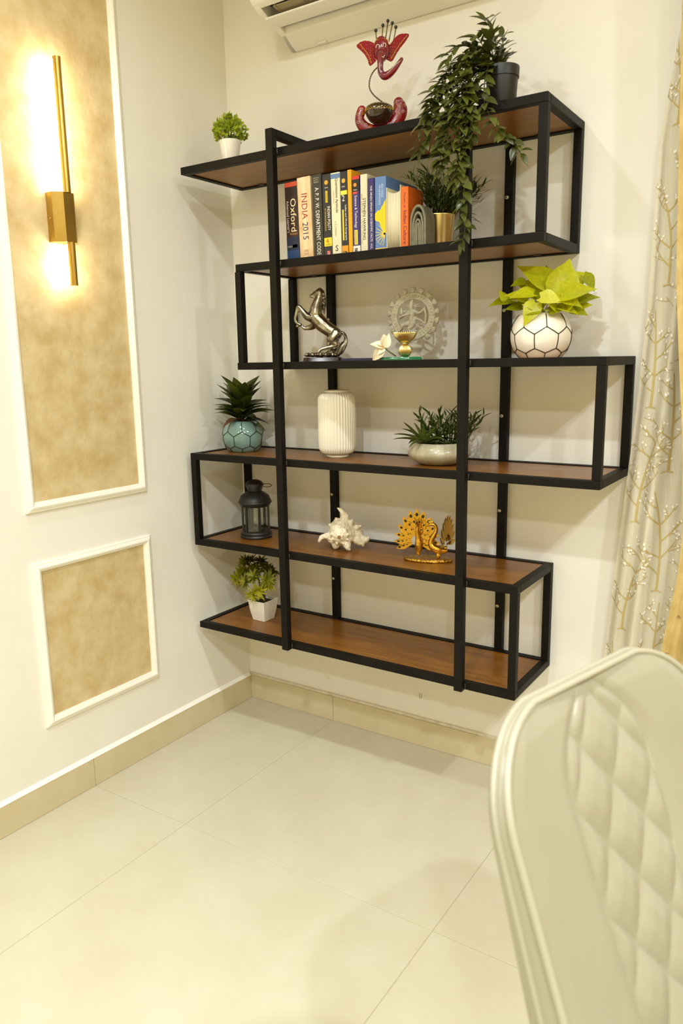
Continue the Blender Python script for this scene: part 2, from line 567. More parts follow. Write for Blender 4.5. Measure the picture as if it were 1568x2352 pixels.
# body with a recess: lower chin, side cheeks, upper front
P2([(-0.003, 2.312), (-0.030, 2.322), (-0.066, 2.345), (-0.070, 2.365), (-0.045, 2.42), (-0.003, 2.42)], ax0, ax1, 'chin', ac_m)
P2([(-0.003, 2.418), (-0.200, 2.418), (-0.215, 2.425), (-0.215, 2.56), (-0.19, 2.60), (-0.003, 2.60)], ax0 + 0.001, ax1 - 0.001, 'body', ac_m)
cheek = [(-0.003, 2.312), (-0.030, 2.322), (-0.066, 2.345), (-0.110, 2.358), (-0.160, 2.366), (-0.192, 2.378), (-0.206, 2.39), (-0.216, 2.43), (-0.003, 2.43)]
P2(cheek, ax0, ax0 + 0.022, 'cheek', ac_m)
P2(cheek, ax1 - 0.022, ax1, 'cheek', ac_m)
P2([(-0.186, 2.378), (-0.205, 2.386), (-0.224, 2.408), (-0.228, 2.46), (-0.222, 2.56), (-0.21, 2.56), (-0.21, 2.41)], ax0 - 0.001, ax1 + 0.001, 'front_panel', ac_m)
P2([(-0.046, 2.40), (-0.19, 2.40), (-0.20, 2.43), (-0.046, 2.43)], ax0 + 0.02, ax1 - 0.02, 'duct', dark_m)
P2([(-0.090, 2.3575), (-0.124, 2.3545), (-0.156, 2.3600), (-0.158, 2.3655), (-0.124, 2.3610), (-0.090, 2.3625)], ax0 + 0.012, ax1 - 0.012, 'flap', ac_m)
P2([(-0.125, 2.377), (-0.168, 2.384), (-0.168, 2.388), (-0.125, 2.381)], ax0 + 0.05, ax1 - 0.03, 'inner_vane', vane_m)
for i in range(9):
    x = ax0 + 0.06 + i * 0.095
    P2([(-0.115, 2.372), (-0.172, 2.382), (-0.185, 2.40), (-0.10, 2.40)], x, x + 0.003, 'vertical_vane', vane_m)

# small clip on the chin of the unit
MB().box(-0.03, 0.0, -0.012, -0.002, -0.002, 0.002).obj('chin_clip', ac_m, ac).location = (-0.30, -0.006, 0.004)
# wire hook left on the bare wall
hk = tag(MB().tube(catmull([(0.765, -0.003, 0.193), (0.765, -0.004, 0.180), (0.769, -0.006, 0.176), (0.773, -0.004, 0.180), (0.773, -0.003, 0.193)], 4), 0.0006, 5).obj('wire_hook', slot_m), 'tiny bent wire hook on bare wall below the shelf', 'hook')

# ------------------------------------------------------------------ curtains
def sheer_mat():
    m = mat('sheer curtain cloth', (228, 221, 198), rough=0.9, rgb2=(235, 229, 208), scale=180, stretch=(1, 1, 0.15))
    nt = m.node_tree; b = nt.nodes['Principled BSDF']; out = nt.nodes['Material Output']
    tr = nt.nodes.new('ShaderNodeBsdfTranslucent'); tr.inputs['Color'].default_value = lin((232, 225, 200))
    tp = nt.nodes.new('ShaderNodeBsdfTransparent')
    m1 = nt.nodes.new('ShaderNodeMixShader'); m1.inputs[0].default_value = 0.25
    m2 = nt.nodes.new('ShaderNodeMixShader'); m2.inputs[0].default_value = 0.12
    nt.links.new(b.outputs[0], m1.inputs[1]); nt.links.new(tr.outputs[0], m1.inputs[2])
    nt.links.new(m1.outputs[0], m2.inputs[1]); nt.links.new(tp.outputs[0], m2.inputs[2])
    nt.links.new(m2.outputs[0], out.inputs['Surface'])
    return m
def interp(tab, z):
    if z <= tab[0][0]: return tab[0][1]
    for (a, va), (b, vb) in zip(tab, tab[1:]):
        if z <= b:
            return va + (vb - va) * (z - a) / (b - a)
    return tab[-1][1]
EDGE = [(0.0, 1.352), (0.51, 1.388), (0.985, 1.4225), (1.20, 1.437), (1.455, 1.449), (1.845, 1.454), (2.14, 1.492), (2.6, 1.53)]
def sheer_pt(s, z):
    """s in 0..1 across the cloth"""
    xl = interp(EDGE, z)
    x = xl + 0.34 * s
    y = -0.062 + 0.016 * sin(s * 19 + 0.4 * z) + 0.008 * sin(s * 41 + 1.3) + 0.006 * sin(z * 5 + s * 6)
    y += 0.018 * max(0, 1 - s / 0.06)
    return Vector((x, min(y, -0.030), z))
mb = MB(); NS, NZ = 110, 90
vs = [sheer_pt(i / NS, 0.03 + 2.55 * j / NZ) for j in range(NZ + 1) for i in range(NS + 1)]
fs = [(j * (NS + 1) + i, j * (NS + 1) + i + 1, (j + 1) * (NS + 1) + i + 1, (j + 1) * (NS + 1) + i) for j in range(NZ) for i in range(NS)]
sheer = thing('sheer_curtain', 'pale sheer curtain printed with bare golden trees', 'curtain', (1.55, -0.06, 0.03))
off = Vector((1.55, -0.06, 0.03))
MB().add([v - off for v in vs], fs).obj('cloth', sheer_mat(), sheer, True)
twig_m = mat('printed tree ink', (190, 168, 108), rough=0.8)
bloom_m = mat('printed leaf ink', (240, 236, 222), rough=0.8)
def printed_tree(bx, bz, h, seed):
    r = random.Random(seed)
    mb = MB(); lm = MB()
    def onc(x, z, lift):
        s = (x - interp(EDGE, z)) / 0.34
        s = min(max(s, 0.0), 1.0)
        p = sheer_pt(s, z)
        return Vector((max(x, p.x if s == 0 else x), p.y - lift, z)) - off
    def ribbon(pts, w0, w1, lift):
        k = len(pts)
        row = []
        for i, (x, z) in enumerate(pts):
            a = pts[max(i - 1, 0)]; b = pts[min(i + 1, k - 1)]
            dx, dz = b[0] - a[0], b[1] - a[1]; L = sqrt(dx * dx + dz * dz) or 1
            w = w0 + (w1 - w0) * i / (k - 1)
            nx, nz = -dz / L * w / 2, dx / L * w / 2
            row.append((onc(x + nx, z + nz, lift), onc(x - nx, z - nz, lift)))
        vs = [p for q in row for p in q]
        mb.add(vs, [(2 * i, 2 * i + 1, 2 * i + 3, 2 * i + 2) for i in range(k - 1)])
    def grow(x, z, ang, L, w, depth):
        pts = []; cx, cz, a = x, z, ang
        n = 6
        bend = r.uniform(-0.25, 0.25) + (0.10 if ang < 0 else -0.10) * (depth > 0)
        for i in range(n + 1):
            pts.append((cx, cz))
            cx += sin(a) * L / n; cz += cos(a) * L / n; a += bend / n * 2
        ribbon(pts, w, w * 0.45, 0.0012)
        if depth < 3:
            if depth == 0:
                side = 1
                for i in range(7):
                    f = 0.24 + 0.68 * i / 6
                    p = pts[int(f * n)]
                    LL = L * (0.40 - 0.22 * f) * r.uniform(0.8, 1.15)
                    side = -side
                    grow(p[0], p[1], side * r.uniform(0.7, 0.95), LL * 0.92, w * 0.62, 1)
            else:
                for i in range(3 if depth == 1 else 1):
                    p = pts[2 + int(i * 1.6) % (n - 1)]
                    grow(p[0], p[1], a + r.choice((-1, 1)) * r.uniform(0.4, 0.9), L * r.uniform(0.32, 0.5), w * 0.55, depth + 1)
        if depth >= 2:
            for q in range(1):
                p = pts[r.randrange(2, n + 1)]
                an = r.uniform(-1.2, 1.2); l = 0.009
                ax, az = sin(an) * l, cos(an) * l
                bx_, bz_ = cos(an) * 0.0028, -sin(an) * 0.0028
                lm.add([onc(p[0], p[1], 0.0018), onc(p[0] + ax / 2 + bx_, p[1] + az / 2 + bz_, 0.0018), onc(p[0] + ax, p[1] + az, 0.0018), onc(p[0] + ax / 2 - bx_, p[1] + az / 2 - bz_, 0.0018)], [(0, 1, 2, 3)])
    grow(bx, bz, 0.06, h, 0.0062, 0)
    ribbon([(bx - 0.013, bz - 0.001), (bx, bz + 0.003), (bx + 0.013, bz - 0.001)], 0.003, 0.003, 0.0012)
    o = mb.obj('printed_tree', twig_m, sheer)
    lm.obj('printed_leaves', bloom_m, o)
for k, (bx, bz, h) in enumerate([(1.502, 1.500, 0.27), (1.477, 1.189, 0.25), (1.530, 1.020, 0.26), (1.457, 0.878, 0.27), (1.520, 0.690, 0.28), (1.436, 0.565, 0.265), (1.516, 0.400, 0.26),
                               (1.503, 1.880, 0.21), (1.414, 0.265, 0.26), (1.560, 1.36, 0.26), (1.60, 0.56, 0.26), (1.55, 1.72, 0.26), (1.58, 0.20, 0.26), (1.48, 0.05, 0.24)]):
    printed_tree(bx, bz, h, 31 + k * 5)

gold_m = mat('gold drape cloth', (186, 160, 96), rough=0.85, rgb2=(206, 184, 124), scale=30, stretch=(1, 1, 0.6), detail=6)
GE = [(0.0, 1.53), (0.40, 1.545), (0.584, 1.560), (0.754, 1.584), (0.877, 1.590), (1.126, 1.574), (1.30, 1.555), (1.503, 1.535), (1.776, 1.522), (2.10, 1.508), (2.6, 1.50)]
def gold_pt(s, z):
    x = interp(GE, z) + 0.55 * s
    return Vector((x, -0.135 + 0.03 * sin(s * 30 + 0.6) * min(1, s * 12 + 0.2) + 0.006 * sin(z * 4), z))
NS, NZ = 110, 50
vs = [gold_pt(i / NS, 0.03 + 2.55 * j / NZ) for j in range(NZ + 1) for i in range(NS + 1)]
fs = [(j * (NS + 1) + i, j * (NS + 1) + i + 1, (j + 1) * (NS + 1) + i + 1, (j + 1) * (NS + 1) + i) for j in range(NZ) for i in range(NS)]
drape = thing('gold_drape', 'golden textured drape hanging over the sheer curtain edge', 'curtain', (1.75, -0.135, 0.03))
offg = Vector((1.75, -0.135, 0.03))
MB().add([v - offg for v in vs], fs).obj('cloth', gold_m, drape, True)
pr = random.Random(4)
mb = MB()
for i in range(110):
    s, z = pr.uniform(0.01, 0.5), pr.uniform(0.1, 2.5)
    p = gold_pt(s, z); a = pr.uniform(0, pi)
    for q in range(3):
        aa = a + q * 0.7
        d = Vector((sin(aa) * 0.008, 0, cos(aa) * 0.010))
        e = Vector((cos(aa) * 0.0012, 0, -sin(aa) * 0.0012))
        qv = [p - e, p + e, p + d * 1.4]
        mb.add([gold_pt(max(0, (v.x - interp(GE, v.z)) / 0.55), v.z) - offg + Vector((0, -0.0015, 0)) for v in qv], [(0, 1, 2)])
mb.obj('printed_sprigs', mat('drape print', (150, 122, 62), rough=0.8), drape)['kind'] = 'stuff'

# curtain rod high above the frame
rod = thing('curtain_rod', 'slim brass curtain rod above the curtains', 'curtain rod', (1.8, -0.10, 2.60))
MB().tube([(-0.42, 0, 0), (0.9, 0, 0)], 0.010, 12).obj('rod', brass_m, rod, True)
for x in (-0.36, 0.8):
    MB().box(x - 0.008, x + 0.008, 0.0, 0.0995, -0.008, 0.008).obj('bracket', brass_m, rod)

# ------------------------------------------------------------------ quilted chair in the foreground
leather_m = mat('cream leather', (158, 153, 131), rough=0.34, spec=0.45, rgb2=(152, 146, 123), scale=4, bump=0.04, bump_scale=350)
pipe_m = mat('leather piping', (170, 165, 144), rough=0.32)
leg_m = mat('chair steel legs', (40, 38, 34), rough=0.35, metal=0.6)
PHI, REC = radians(-15), radians(21)
n_ = Vector((cos(PHI), sin(PHI), 0))
TOPC = Vector((1.6823, -1.3257, 0.95))
chair = thing('dining_chair', 'cream quilted leather dining chair close to the camera', 'chair', (TOPC.x + n_.x * 0.20, TOPC.y + n_.y * 0.20, 0.0), PHI)
# chair frame: local x = facing direction, local y = across, z up
c0 = chair.location
def ch_local(p):
    d = p - Vector(c0)
    return Vector((d.dot(n_), d.dot(Vector((-n_.y, n_.x, 0))), d.z))
topl = ch_local(TOPC)
CU = -0.013
def back_pt(u, v, w):
    """u across, v along the reclined back (0 at top, negative down), w forward of the back surface"""
    k = 0.02 * ((u - CU) / 0.2) ** 2
    up = Vector((-sin(REC), 0, cos(REC))); nn = Vector((cos(REC), 0, sin(REC)))
    p = topl + Vector((0, u, 0)) + up * v + nn * (k + w)
    # the lower back curves gently forward
    if v < -0.30:
        p += nn * 0.35 * (v + 0.30) ** 2
    return p
HW, VB = 0.213, -0.50
def half_width(v):
    r = 0.112
    if v > -r:
        q = 1 - (min(v, -0.0005) + r) / r
        q = 1 - q
        return HW - r * 1.05 + r * 1.05 * sqrt(max(0.0, 1 - q ** 2.3))
    return HW
def crown(u):
    a = abs(u) / HW
    return -0.010 * a * a
AP = 0.0
def seam_u(v):
    """half width of the quilted centre panel"""
    tt = min(1.0, max(0.0, (-v - 0.003) / 0.115))
    return 0.086 * (1 - (1 - tt) ** 2.1) - 0.012 * max(0, -v - 0.2) / 0.15
def quilt(u, v):
    uu = u - CU
    sw = seam_u(v)
    ins = sw - abs(uu)
    h = 0.0
    if ins > 0:
        P = 0.112; K = 1.32
        a = (v + K * uu + 0.018) / P; b = (v - K * uu + 0.018) / P
        da = abs(a - round(a)); db = abs(b - round(b))
        puff = (min(1.0, da * 3.0) ** 0.55) * (min(1.0, db * 3.0) ** 0.55)
        edge = min(1.0, ins / 0.016)
        h = -0.004 + 0.0085 * puff * edge ** 0.7
    else:
        e = min(1.0, -ins / 0.02)
        h = -0.004 + 0.006 * e ** 0.6
    m = min(half_width(v) - abs(uu), -v * 0.9)
    return (0.006 + h) * min(1.0, max(0.0, m) / 0.028) ** 0.5
mb = MB(); vs = []; fs = []
NV, NU = 190, 150
for j in range(NV + 1):
    f = j / NV
    v = -(f ** 1.25) * (-VB)
    hw = half_width(v)
    for i in range(NU + 1):
        a = -1 + 2 * i / NU
        u = CU + a * hw
        vs.append(back_pt(u, v + crown(u - CU), quilt(u, v)))
for j in range(NV):
    for i in range(NU):
        q = j * (NU + 1) + i
        fs.append((q, q + 1, q + NU + 2, q + NU + 1))
MB().add(vs, fs).obj('quilted_cushion', leather_m, chair, True)
# outer shell: rim gusset and rear face
TH = 0.05
rim = []
NR = 60
for j in range(NR + 1):
    v = -(1 - j / NR) ** 1.6 * (-VB)
    rim.append((CU - half_width(v), v))
for j in range(1, NR + 1):
    v = -(j / NR) ** 1.6 * (-VB)
    rim.append((CU + half_width(v), v))
vs = []; fs = []
layers = [(-0.001, 0.0), (-0.008, 0.003), (-0.020, 0.004), (-0.036, 0.003), (-0.048, -0.003), (-0.054, -0.02), (-0.056, -0.08)]
k = len(rim)
for w, grow_ in layers:
    for (u, v) in rim:
        d = Vector((u - CU, v + 0.25, 0)); d.normalize()
        uu, vv = u + d.x * grow_, v + crown(u - CU) + d.y * grow_
        tf = 0.42 + 0.75 * min(1.0, -v / 0.40)
        vs.append(back_pt(uu, vv, w * tf))
for L in range(len(layers) - 1):
    for i in range(k - 1):
        fs.append((L * k + i, L * k + i + 1, (L + 1) * k + i + 1, (L + 1) * k + i))
fs.append(tuple((len(layers) - 1) * k + i for i in range(k)))
MB().add(vs, fs).obj('back_shell', leather_m, chair, True)
# piping along rim and seams
path = [back_pt(u - (0.001 if u < CU else -0.001), v + crown(u - CU), 0.0025) for u, v in rim]
MB().tube(path, 0.0042, 8).obj('piping', pipe_m, chair, True)
path2 = [back_pt(u + (-0.003 if u < CU else 0.003), v + crown(u - CU) + 0.003, -0.026 * (0.42 + 0.75 * min(1.0, -v / 0.40))) for u, v in rim]
MB().tube(path2, 0.0034, 8).obj('piping', pipe_m, chair, True)
for sg in (-1, 1):
    pth = []
    for j in range(50):
        v = -0.004 - j / 49 * 0.48
        u = CU + sg * seam_u(v)
        pth.append(back_pt(u, v + crown(u - CU), 0.0012))
    MB().tube(pth, 0.0016, 6).obj('seam_piping', pipe_m, chair, True)
# seat, legs
seat_mb = MB()
vs = []; fs = []
NSG = 24
prof = [(0.0001, 0.505), (0.10, 0.508), (0.18, 0.503), (0.215, 0.490), (0.225, 0.465), (0.215, 0.440), (0.0001, 0.435)]
sx0 = back_pt(CU, VB, 0).x
seat_mb.lathe([(r, z) for r, z in prof], 40, (sx0 + 0.19, CU, 0.0), sx=1.0, sy=1.02)
seat_mb.obj('seat', leather_m, chair, True)
for dx in (-0.15, 0.15):
    for dy in (-0.15, 0.15):
        MB().tube([(sx0 + 0.19 + dx, CU + dy, 0.44), (sx0 + 0.19 + dx * 1.35, CU + dy * 1.3, 0.001)], [0.016, 0.010], 12).obj('leg', leg_m, chair, True)

# ------------------------------------------------------------------ small objects
ZS = {k: Z[k] - 0.0025 for k in Z}          # top of each board
soil_m = mat('potting soil', (58, 46, 30), rough=0.95, rgb2=(86, 70, 46), scale=120)
whitepot_m = mat('white ceramic', (238, 234, 222), rough=0.18, coat=0.4)

def ring_pot(prof_out, wall, n=48):
    """closed vessel: outer profile up, inner profile down"""
    inner = [(max(r - wall, 0.0005), z + (wall if i == 0 else 0)) for i, (r, z) in enumerate(prof_out)]
    return [(0.0005, prof_out[0][1])] + prof_out + list(reversed(inner[1:])) + [(max(prof_out[0][0] - wall, 0.0005), prof_out[0][1] + wall), (0.0005, prof_out[0][1] + wall)]

# --- boxwood ball in a white pot (top shelf)
box = thing('boxwood_plant', 'small round boxwood plant in white pot on top shelf', 'potted plant', (0.205, -0.23, ZS[1]))
MB().lathe(ring_pot([(0.0235, 0.0), (0.0245, 0.002), (0.0340, 0.068), (0.0350, 0.072)], 0.0022), 40).obj('pot', whitepot_m, box, True)
MB().lathe([(0.0005, 0.064), (0.0318, 0.063)], 24).obj('soil', soil_m, box)
bl_m = leafmat('boxwood leaf', (196, 202, 52), (96, 132, 26), scale=60, rough=0.35, transl=0.3)
lm = leaf_mesh('boxwood_leaf', w=0.62, fold=0.15, droop=0.1, n=3)
mb = MB(); r = random.Random(3)
for i in range(620):
    a = r.uniform(0, 2 * pi); cz = r.uniform(-0.5, 1.0)
    d = Vector((sqrt(1 - cz * cz) * cos(a), sqrt(1 - cz * cz) * sin(a), cz))
    rad = 0.042 * r.uniform(0.62, 1.05) * (1 + 0.12 * sin(a * 3 + cz * 5))
    c = Vector((0, 0, 0.099)) + Vector((d.x * rad * 1.08, d.y * rad * 1.08, d.z * rad))
    dd = (d + Vector((r.uniform(-.8, .8), r.uniform(-.8, .8), r.uniform(-.3, .9)))).normalized()
    leaf_into(mb, lm, aim(c, dd, d, r.uniform(0.011, 0.017)))
o = mb.obj('foliage', bl_m, box, True); o['kind'] = 'stuff'
mb = MB()
for i in range(16):
    a = i * 2.4; q = Vector((0.012 * cos(a), 0.012 * sin(a), 0.062))
    mb.tube([q, (0.03 * cos(a), 0.03 * sin(a), 0.095 + 0.02 * sin(i))], 0.0012, 5)
mb.obj('stem', mat('green stem', (92, 104, 40), rough=0.6), box)

# --- hanging vine in a black pot (top shelf)
vine = thing('trailing_plant', 'dark green trailing vine in black pot spilling over shelf', 'potted plant', (1.112, -0.232, ZS[1]))
VO = Vector((1.112, -0.232, ZS[1]))
blackpot_m = mat('black plastic pot', (34, 33, 30), rough=0.45)
MB().lathe(ring_pot([(0.034, 0.0), (0.035, 0.002), (0.0395, 0.073), (0.0420, 0.0735), (0.0430, 0.096), (0.0424, 0.098)], 0.003), 44).obj('pot', blackpot_m, vine); shade_auto(vine.children[0], 30)
MB().lathe([(0.0005, 0.088), (0.0385, 0.086)], 24).obj('soil', soil_m, vine)
vl = [leafmat('vine leaf a', (68, 73, 26), (94, 98, 40), 40, 0.3, 0.18), leafmat('vine leaf b', (52, 57, 21), (74, 80, 31), 40, 0.3, 0.18), leafmat('vine leaf c', (106, 110, 46), (82, 88, 34), 40, 0.3, 0.2)]
vleaf = []
for q in range(3):
    for fd, dr in ((0.18, 0.18), (0.10, 0.32)):
        me = leaf_mesh('leaf', w=0.46, fold=fd, droop=dr, n=6)
        me.materials.append(vl[q])
        vleaf.append(me)
vstem_m = mat('vine stem', (74, 84, 40), rough=0.6)
r = random.Random(11)
YH = -0.352
pot_top = Vector((1.080, -0.200, 2.045))
vines = [
 [(1.085, -0.20, 2.05), (1.060, -0.24, 2.085), (1.045, -0.315, 2.04), (1.060, -0.350, 1.95), (1.062, -0.352, 1.85), (1.070, -0.354, 1.77), (1.066, -0.354, 1.70), (1.072, -0.354, 1.645), (1.066, -0.356, 1.615)],
 [(1.075, -0.20, 2.05), (1.030, -0.25, 2.07), (0.990, -0.30, 2.02), (0.975, -0.335, 1.95), (0.965, -0.350, 1.89), (0.948, -0.352, 1.845)],
 [(1.095, -0.21, 2.05), (1.100, -0.29, 2.03), (1.108, -0.335, 1.95), (1.130, -0.350, 1.90), (1.165, -0.352, 1.855), (1.190, -0.352, 1.83), (1.212, -0.352, 1.800)],
 [(1.070, -0.20, 2.05), (1.010, -0.24, 2.07), (0.975, -0.29, 2.03), (0.962, -0.33, 1.965), (0.985, -0.350, 1.90), (1.000, -0.352, 1.83), (1.010, -0.352, 1.785)],
 [(1.085, -0.20, 2.05), (1.080, -0.19, 2.10), (1.062, -0.19, 2.150), (1.050, -0.20, 2.17)],
 [(1.095, -0.19, 2.05), (1.095, -0.18, 2.09), (1.085, -0.17, 2.135)],
 [(1.080, -0.20, 2.05), (1.065, -0.26, 2.06), (1.062, -0.338, 2.005), (1.078, -0.352, 1.92), (1.082, -0.352, 1.86), (1.060, -0.353, 1.81), (1.046, -0.354, 1.76)],
 [(1.075, -0.20, 2.05), (1.040, -0.26, 2.03), (1.030, -0.325, 1.96), (1.020, -0.350, 1.88), (1.010, -0.352, 1.83), (0.995, -0.354, 1.815)],
 [(1.070, -0.20, 2.05), (1.030, -0.22, 2.10), (1.000, -0.24, 2.11), (0.975, -0.27, 2.075)],
 [(1.075, -0.20, 2.05), (1.045, -0.22, 2.12), (1.020, -0.23, 2.13)],
 [(1.070, -0.21, 2.05), (1.020, -0.27, 2.03), (0.985, -0.32, 1.98), (0.960, -0.35, 1.925), (0.950, -0.353, 1.90)],
 [(1.085, -0.21, 2.05), (1.058, -0.305, 2.045), (1.045, -0.348, 1.955), (1.040, -0.353, 1.87), (1.052, -0.355, 1.82)],
 [(1.078, -0.205, 2.05), (1.020, -0.25, 2.085), (0.995, -0.30, 2.00), (1.010, -0.345, 1.93), (1.030, -0.354, 1.90)],
 [(1.090, -0.205, 2.05), (1.075, -0.27, 2.03), (1.076, -0.336, 1.98), (1.090, -0.354, 1.90), (1.085, -0.354, 1.86)],
 [(1.085, -0.20, 2.05), (1.072, -0.21, 2.10), (1.078, -0.22, 2.13)],
 [(1.085, -0.20, 2.05), (1.10, -0.215, 2.085), (1.106, -0.22, 2.10)],
]
KEEP_OUT = [(1.038, 1.0695, -0.3260, 0.0, 1.966, 1.9965), (1.038, 1.0695, -0.3260, -0.29, 0.38, 1.9965), (0.05, 1.258, -0.302, 0.0, 1.918, 1.945), (1.231, 1.258, -0.302, 0.0, 1.6, 1.945), (0.2, 1.258, -0.302, 0.0, 1.60, 1.629)]
def clear(*pts):
    return not any(b[0] < p.x < b[1] and b[2] < p.y < b[3] and b[4] < p.z < b[5] for p in pts for b in KEEP_OUT)
for vi, ctrl in enumerate(vines):
    ctrl = [(ctrl[0][0] + 0.018, ctrl[0][1] - 0.03, ctrl[0][2] - 0.022)] + list(ctrl[1:])
    path = [Vector(p) for p in catmull(ctrl, 8)]
    MB().tube([p - VO for p in path], [0.0016 - 0.0008 * i / len(path) for i in range(len(path))], 5).obj('vine_stem', vstem_m, vine, True)
    L = 0.0; nxt = 0.02; side = 1
    for i in range(1, len(path)):
        seg = path[i] - path[i - 1]
        L += seg.length
        while L > nxt:
            nxt += 0.0145 if vi not in (0,) else 0.0175
            td = seg.normalized()
            for rep in range(2):
                side = -side
                ax = Vector((0.75 * side, -0.55, 0.0)) + Vector((r.uniform(-.5, .5), r.uniform(-.5, .25), r.uniform(-.55, .5)))
                d = (ax.normalized() * 1.0 + td * 0.5).normalized()
                d.y = d.y if path[i].y > -0.33 else min(d.y, 0.02)
                s = r.uniform(0.029, 0.047)
                p = path[i]
                if p.z < 1.95 and p.y + d.y * s > -0.328: d.y = min(d.y, (-0.328 - p.y) / s)
                sd_ = d.cross(Vector((0, 0, 1))) * s * 0.26
                if not clear(p, p + d * s, p + d * s * 0.33 + sd_, p + d * s * 0.33 - sd_, p + d * s * 0.66 + sd_, p + d * s * 0.66 - sd_, p + d * s * 0.66 - Vector((0, 0, s * 0.2))): continue
                put('leaf', r.choice(vleaf), vine, aim(p - VO, d, Vector((0, -0.45, 0.9)) + Vector((r.uniform(-.4, .4), r.uniform(-.4, .4), 0)), (s * r.uniform(0.9, 1.15), s, s)))
    tip = (path[-1] - path[-2]).normalized()
    put('leaf', vleaf[0], vine, aim(path[-1] - VO, tip, Vector((0, -0.6, 0.8)), 0.034))

# --- red elephant-headed metal figurine (top shelf)
GX, GY = 0.735, -0.205
gan = thing('elephant_figurine', 'red painted metal elephant-headed figurine with coiled wire body', 'figurine', (GX, GY, ZS[1]), radians(31))
red_m = mat('red enamel', (138, 10, 8), rough=0.3, rgb2=(104, 5, 10), scale=26, coat=0.1)
purple_m = mat('magenta enamel', (136, 14, 22), rough=0.22, rgb2=(92, 16, 44), scale=30, coat=0.5)
darkbr_m = mat('dark lacquer', (44, 22, 12), rough=0.18, rgb2=(28, 16, 10), scale=20, coat=0.6)
blackw_m = mat('black wire paint', (34, 34, 26), rough=0.35)
gold_p = mat('gold paint dots', (222, 178, 40), rough=0.4)
white_p = mat('white paint dots', (244, 236, 214), rough=0.4)
def gk(cx, cy, y=0.0):
    return Vector(((810 + cx / 8.4 - 872) / 805.0, y, (300 - 30 - cy / 8.4) / 805.0 * 0.885 + 0.0225))
def gp(pts, y=0.0): return [tuple(gk(p[0], p[1], p[2] if len(p) > 2 else y)) for p in pts]
GS = 1 / 8.4 / 805.0
# head and trunk as one skin
mb = MB()
hc = gk(585, 690)
mb.ball(hc, 1.0, 24, 16, sx=150 * GS, sy=0.016, sz=1, mtx=None) if False else None
prof = [(max(1e-6, sin(pi * j / 14)), -cos(pi * j / 14)) for j in range(15)]
mb.add([(hc.x + 150 * GS * rr * cos(2 * pi * i / 24), 0.017 * rr * sin(2 * pi * i / 24) - 0.004, hc.z + 225 * GS * zz) for rr, zz in prof for i in range(24)],
       [(j * 24 + i, j * 24 + (i + 1) % 24, (j + 1) * 24 + (i + 1) % 24, (j + 1) * 24 + i) for j in range(14) for i in range(24)])
tr = [(575, 800, 88), (566, 930, 66), (560, 1060, 56), (575, 1170, 60), (640, 1240, 72), (740, 1195, 66), (840, 1095, 52), (915, 990, 42), (958, 925, 36)]
limb(mb, [tuple(gk(a, b, -0.014)) + (c * GS,) for a, b, c in tr], 5, 12)
for ex in (520, 640):
    limb(mb, [tuple(gk(ex, 600, -0.014)) + (30 * GS,), tuple(gk(ex, 690, -0.017)) + (38 * GS,)], 3, 8)
organic('head', mb, 0.0011, purple_m, gan, 4)
def plate(name, poly, y0, y1, m, curve=0.0):
    pts = gp(poly)
    o = MB().prism([(p[0], p[2]) for p in pts], y0, y1).obj(name, m, gan)
    md = o.modifiers.new('b', 'BEVEL'); md.width = 0.0008; md.segments = 2
    return o
earL = [(470, 590), (440, 550), (360, 512), (270, 500), (180, 528), (120, 580), (125, 622), (200, 690), (270, 770), (325, 870), (345, 960), (372, 1000), (420, 962), (480, 905), (490, 800)]
earR = [(700, 620), (770, 560), (830, 470), (900, 412), (960, 392), (1040, 390), (1098, 402), (1100, 440), (1030, 550), (940, 665), (870, 770), (800, 900), (760, 925), (700, 895), (655, 850), (680, 750)]
ear_m = mat('ear enamel', (150, 8, 8), rough=0.5, spec=0.2, rgb2=(120, 4, 10), scale=26)
eL = plate('ear', earL, 0.000, 0.0025, ear_m); eR = plate('ear', earR, 0.000, 0.0025, ear_m)
def dots(name, pts, rad, m, parent, y=-0.0018):
    mb = MB()
    for cx, cy in pts:
        p = gk(cx, cy, y)
        mb.lathe([(1e-6, -0.0006), (rad, 0.0), (1e-6, 0.0006)], 7, tuple(p), mtx=None)
    o = MB()
    # lie the discs flat against the figure (facing -y)
    for v in mb.v: pass
    mb2 = MB()
    for cx, cy in pts:
        mtx = Matrix.Translation(gk(cx, cy, y)) @ Matrix.Rotation(radians(90), 4, 'X')
        mb2.lathe([(1e-6, 0.0005), (rad, 0.0), (1e-6, -0.0004)], 7, mtx=mtx)
    ob = mb2.obj(name, m, parent, True)
    ob['kind'] = 'stuff'
    return ob
r = random.Random(5)
def inside(poly, x, y):
    c = False
    for i in range(len(poly)):
        x1, y1 = poly[i]; x2, y2 = poly[i - 1]
        if (y1 > y) != (y2 > y) and x < (x2 - x1) * (y - y1) / (y2 - y1) + x1: c = not c
    return c
def scatter(poly, step, jit):
    xs = [p[0] for p in poly]; ys = [p[1] for p in poly]; out = []
    y = min(ys)
    while y < max(ys):
        x = min(xs)
        while x < max(xs):
            q = (x + r.uniform(-jit, jit), y + r.uniform(-jit, jit))
            if inside(poly, *q): out.append(q)
            x += step
        y += step
    return out
dots('paint_dots', scatter(earL, 90, 16), 0.0008, white_p, eL); dots('paint_dots', scatter(earR, 90, 16), 0.0008, white_p, eR)
dots('gold_dots', [p for p in scatter(earL, 52, 15) if p[0] > 340 and p[1] > 640], 0.0010, gold_p, eL); dots('gold_dots', [p for p in scatter(earR, 52, 15) if p[0] < 880 and p[1] > 580], 0.0010, gold_p, eR)
MB().tube([Vector(p) for p in catmull(gp([(170, 560), (240, 650), (340, 790), (390, 950)], -0.0012), 5)], 0.0006, 5).obj('gold_vein', gold_p, eL)
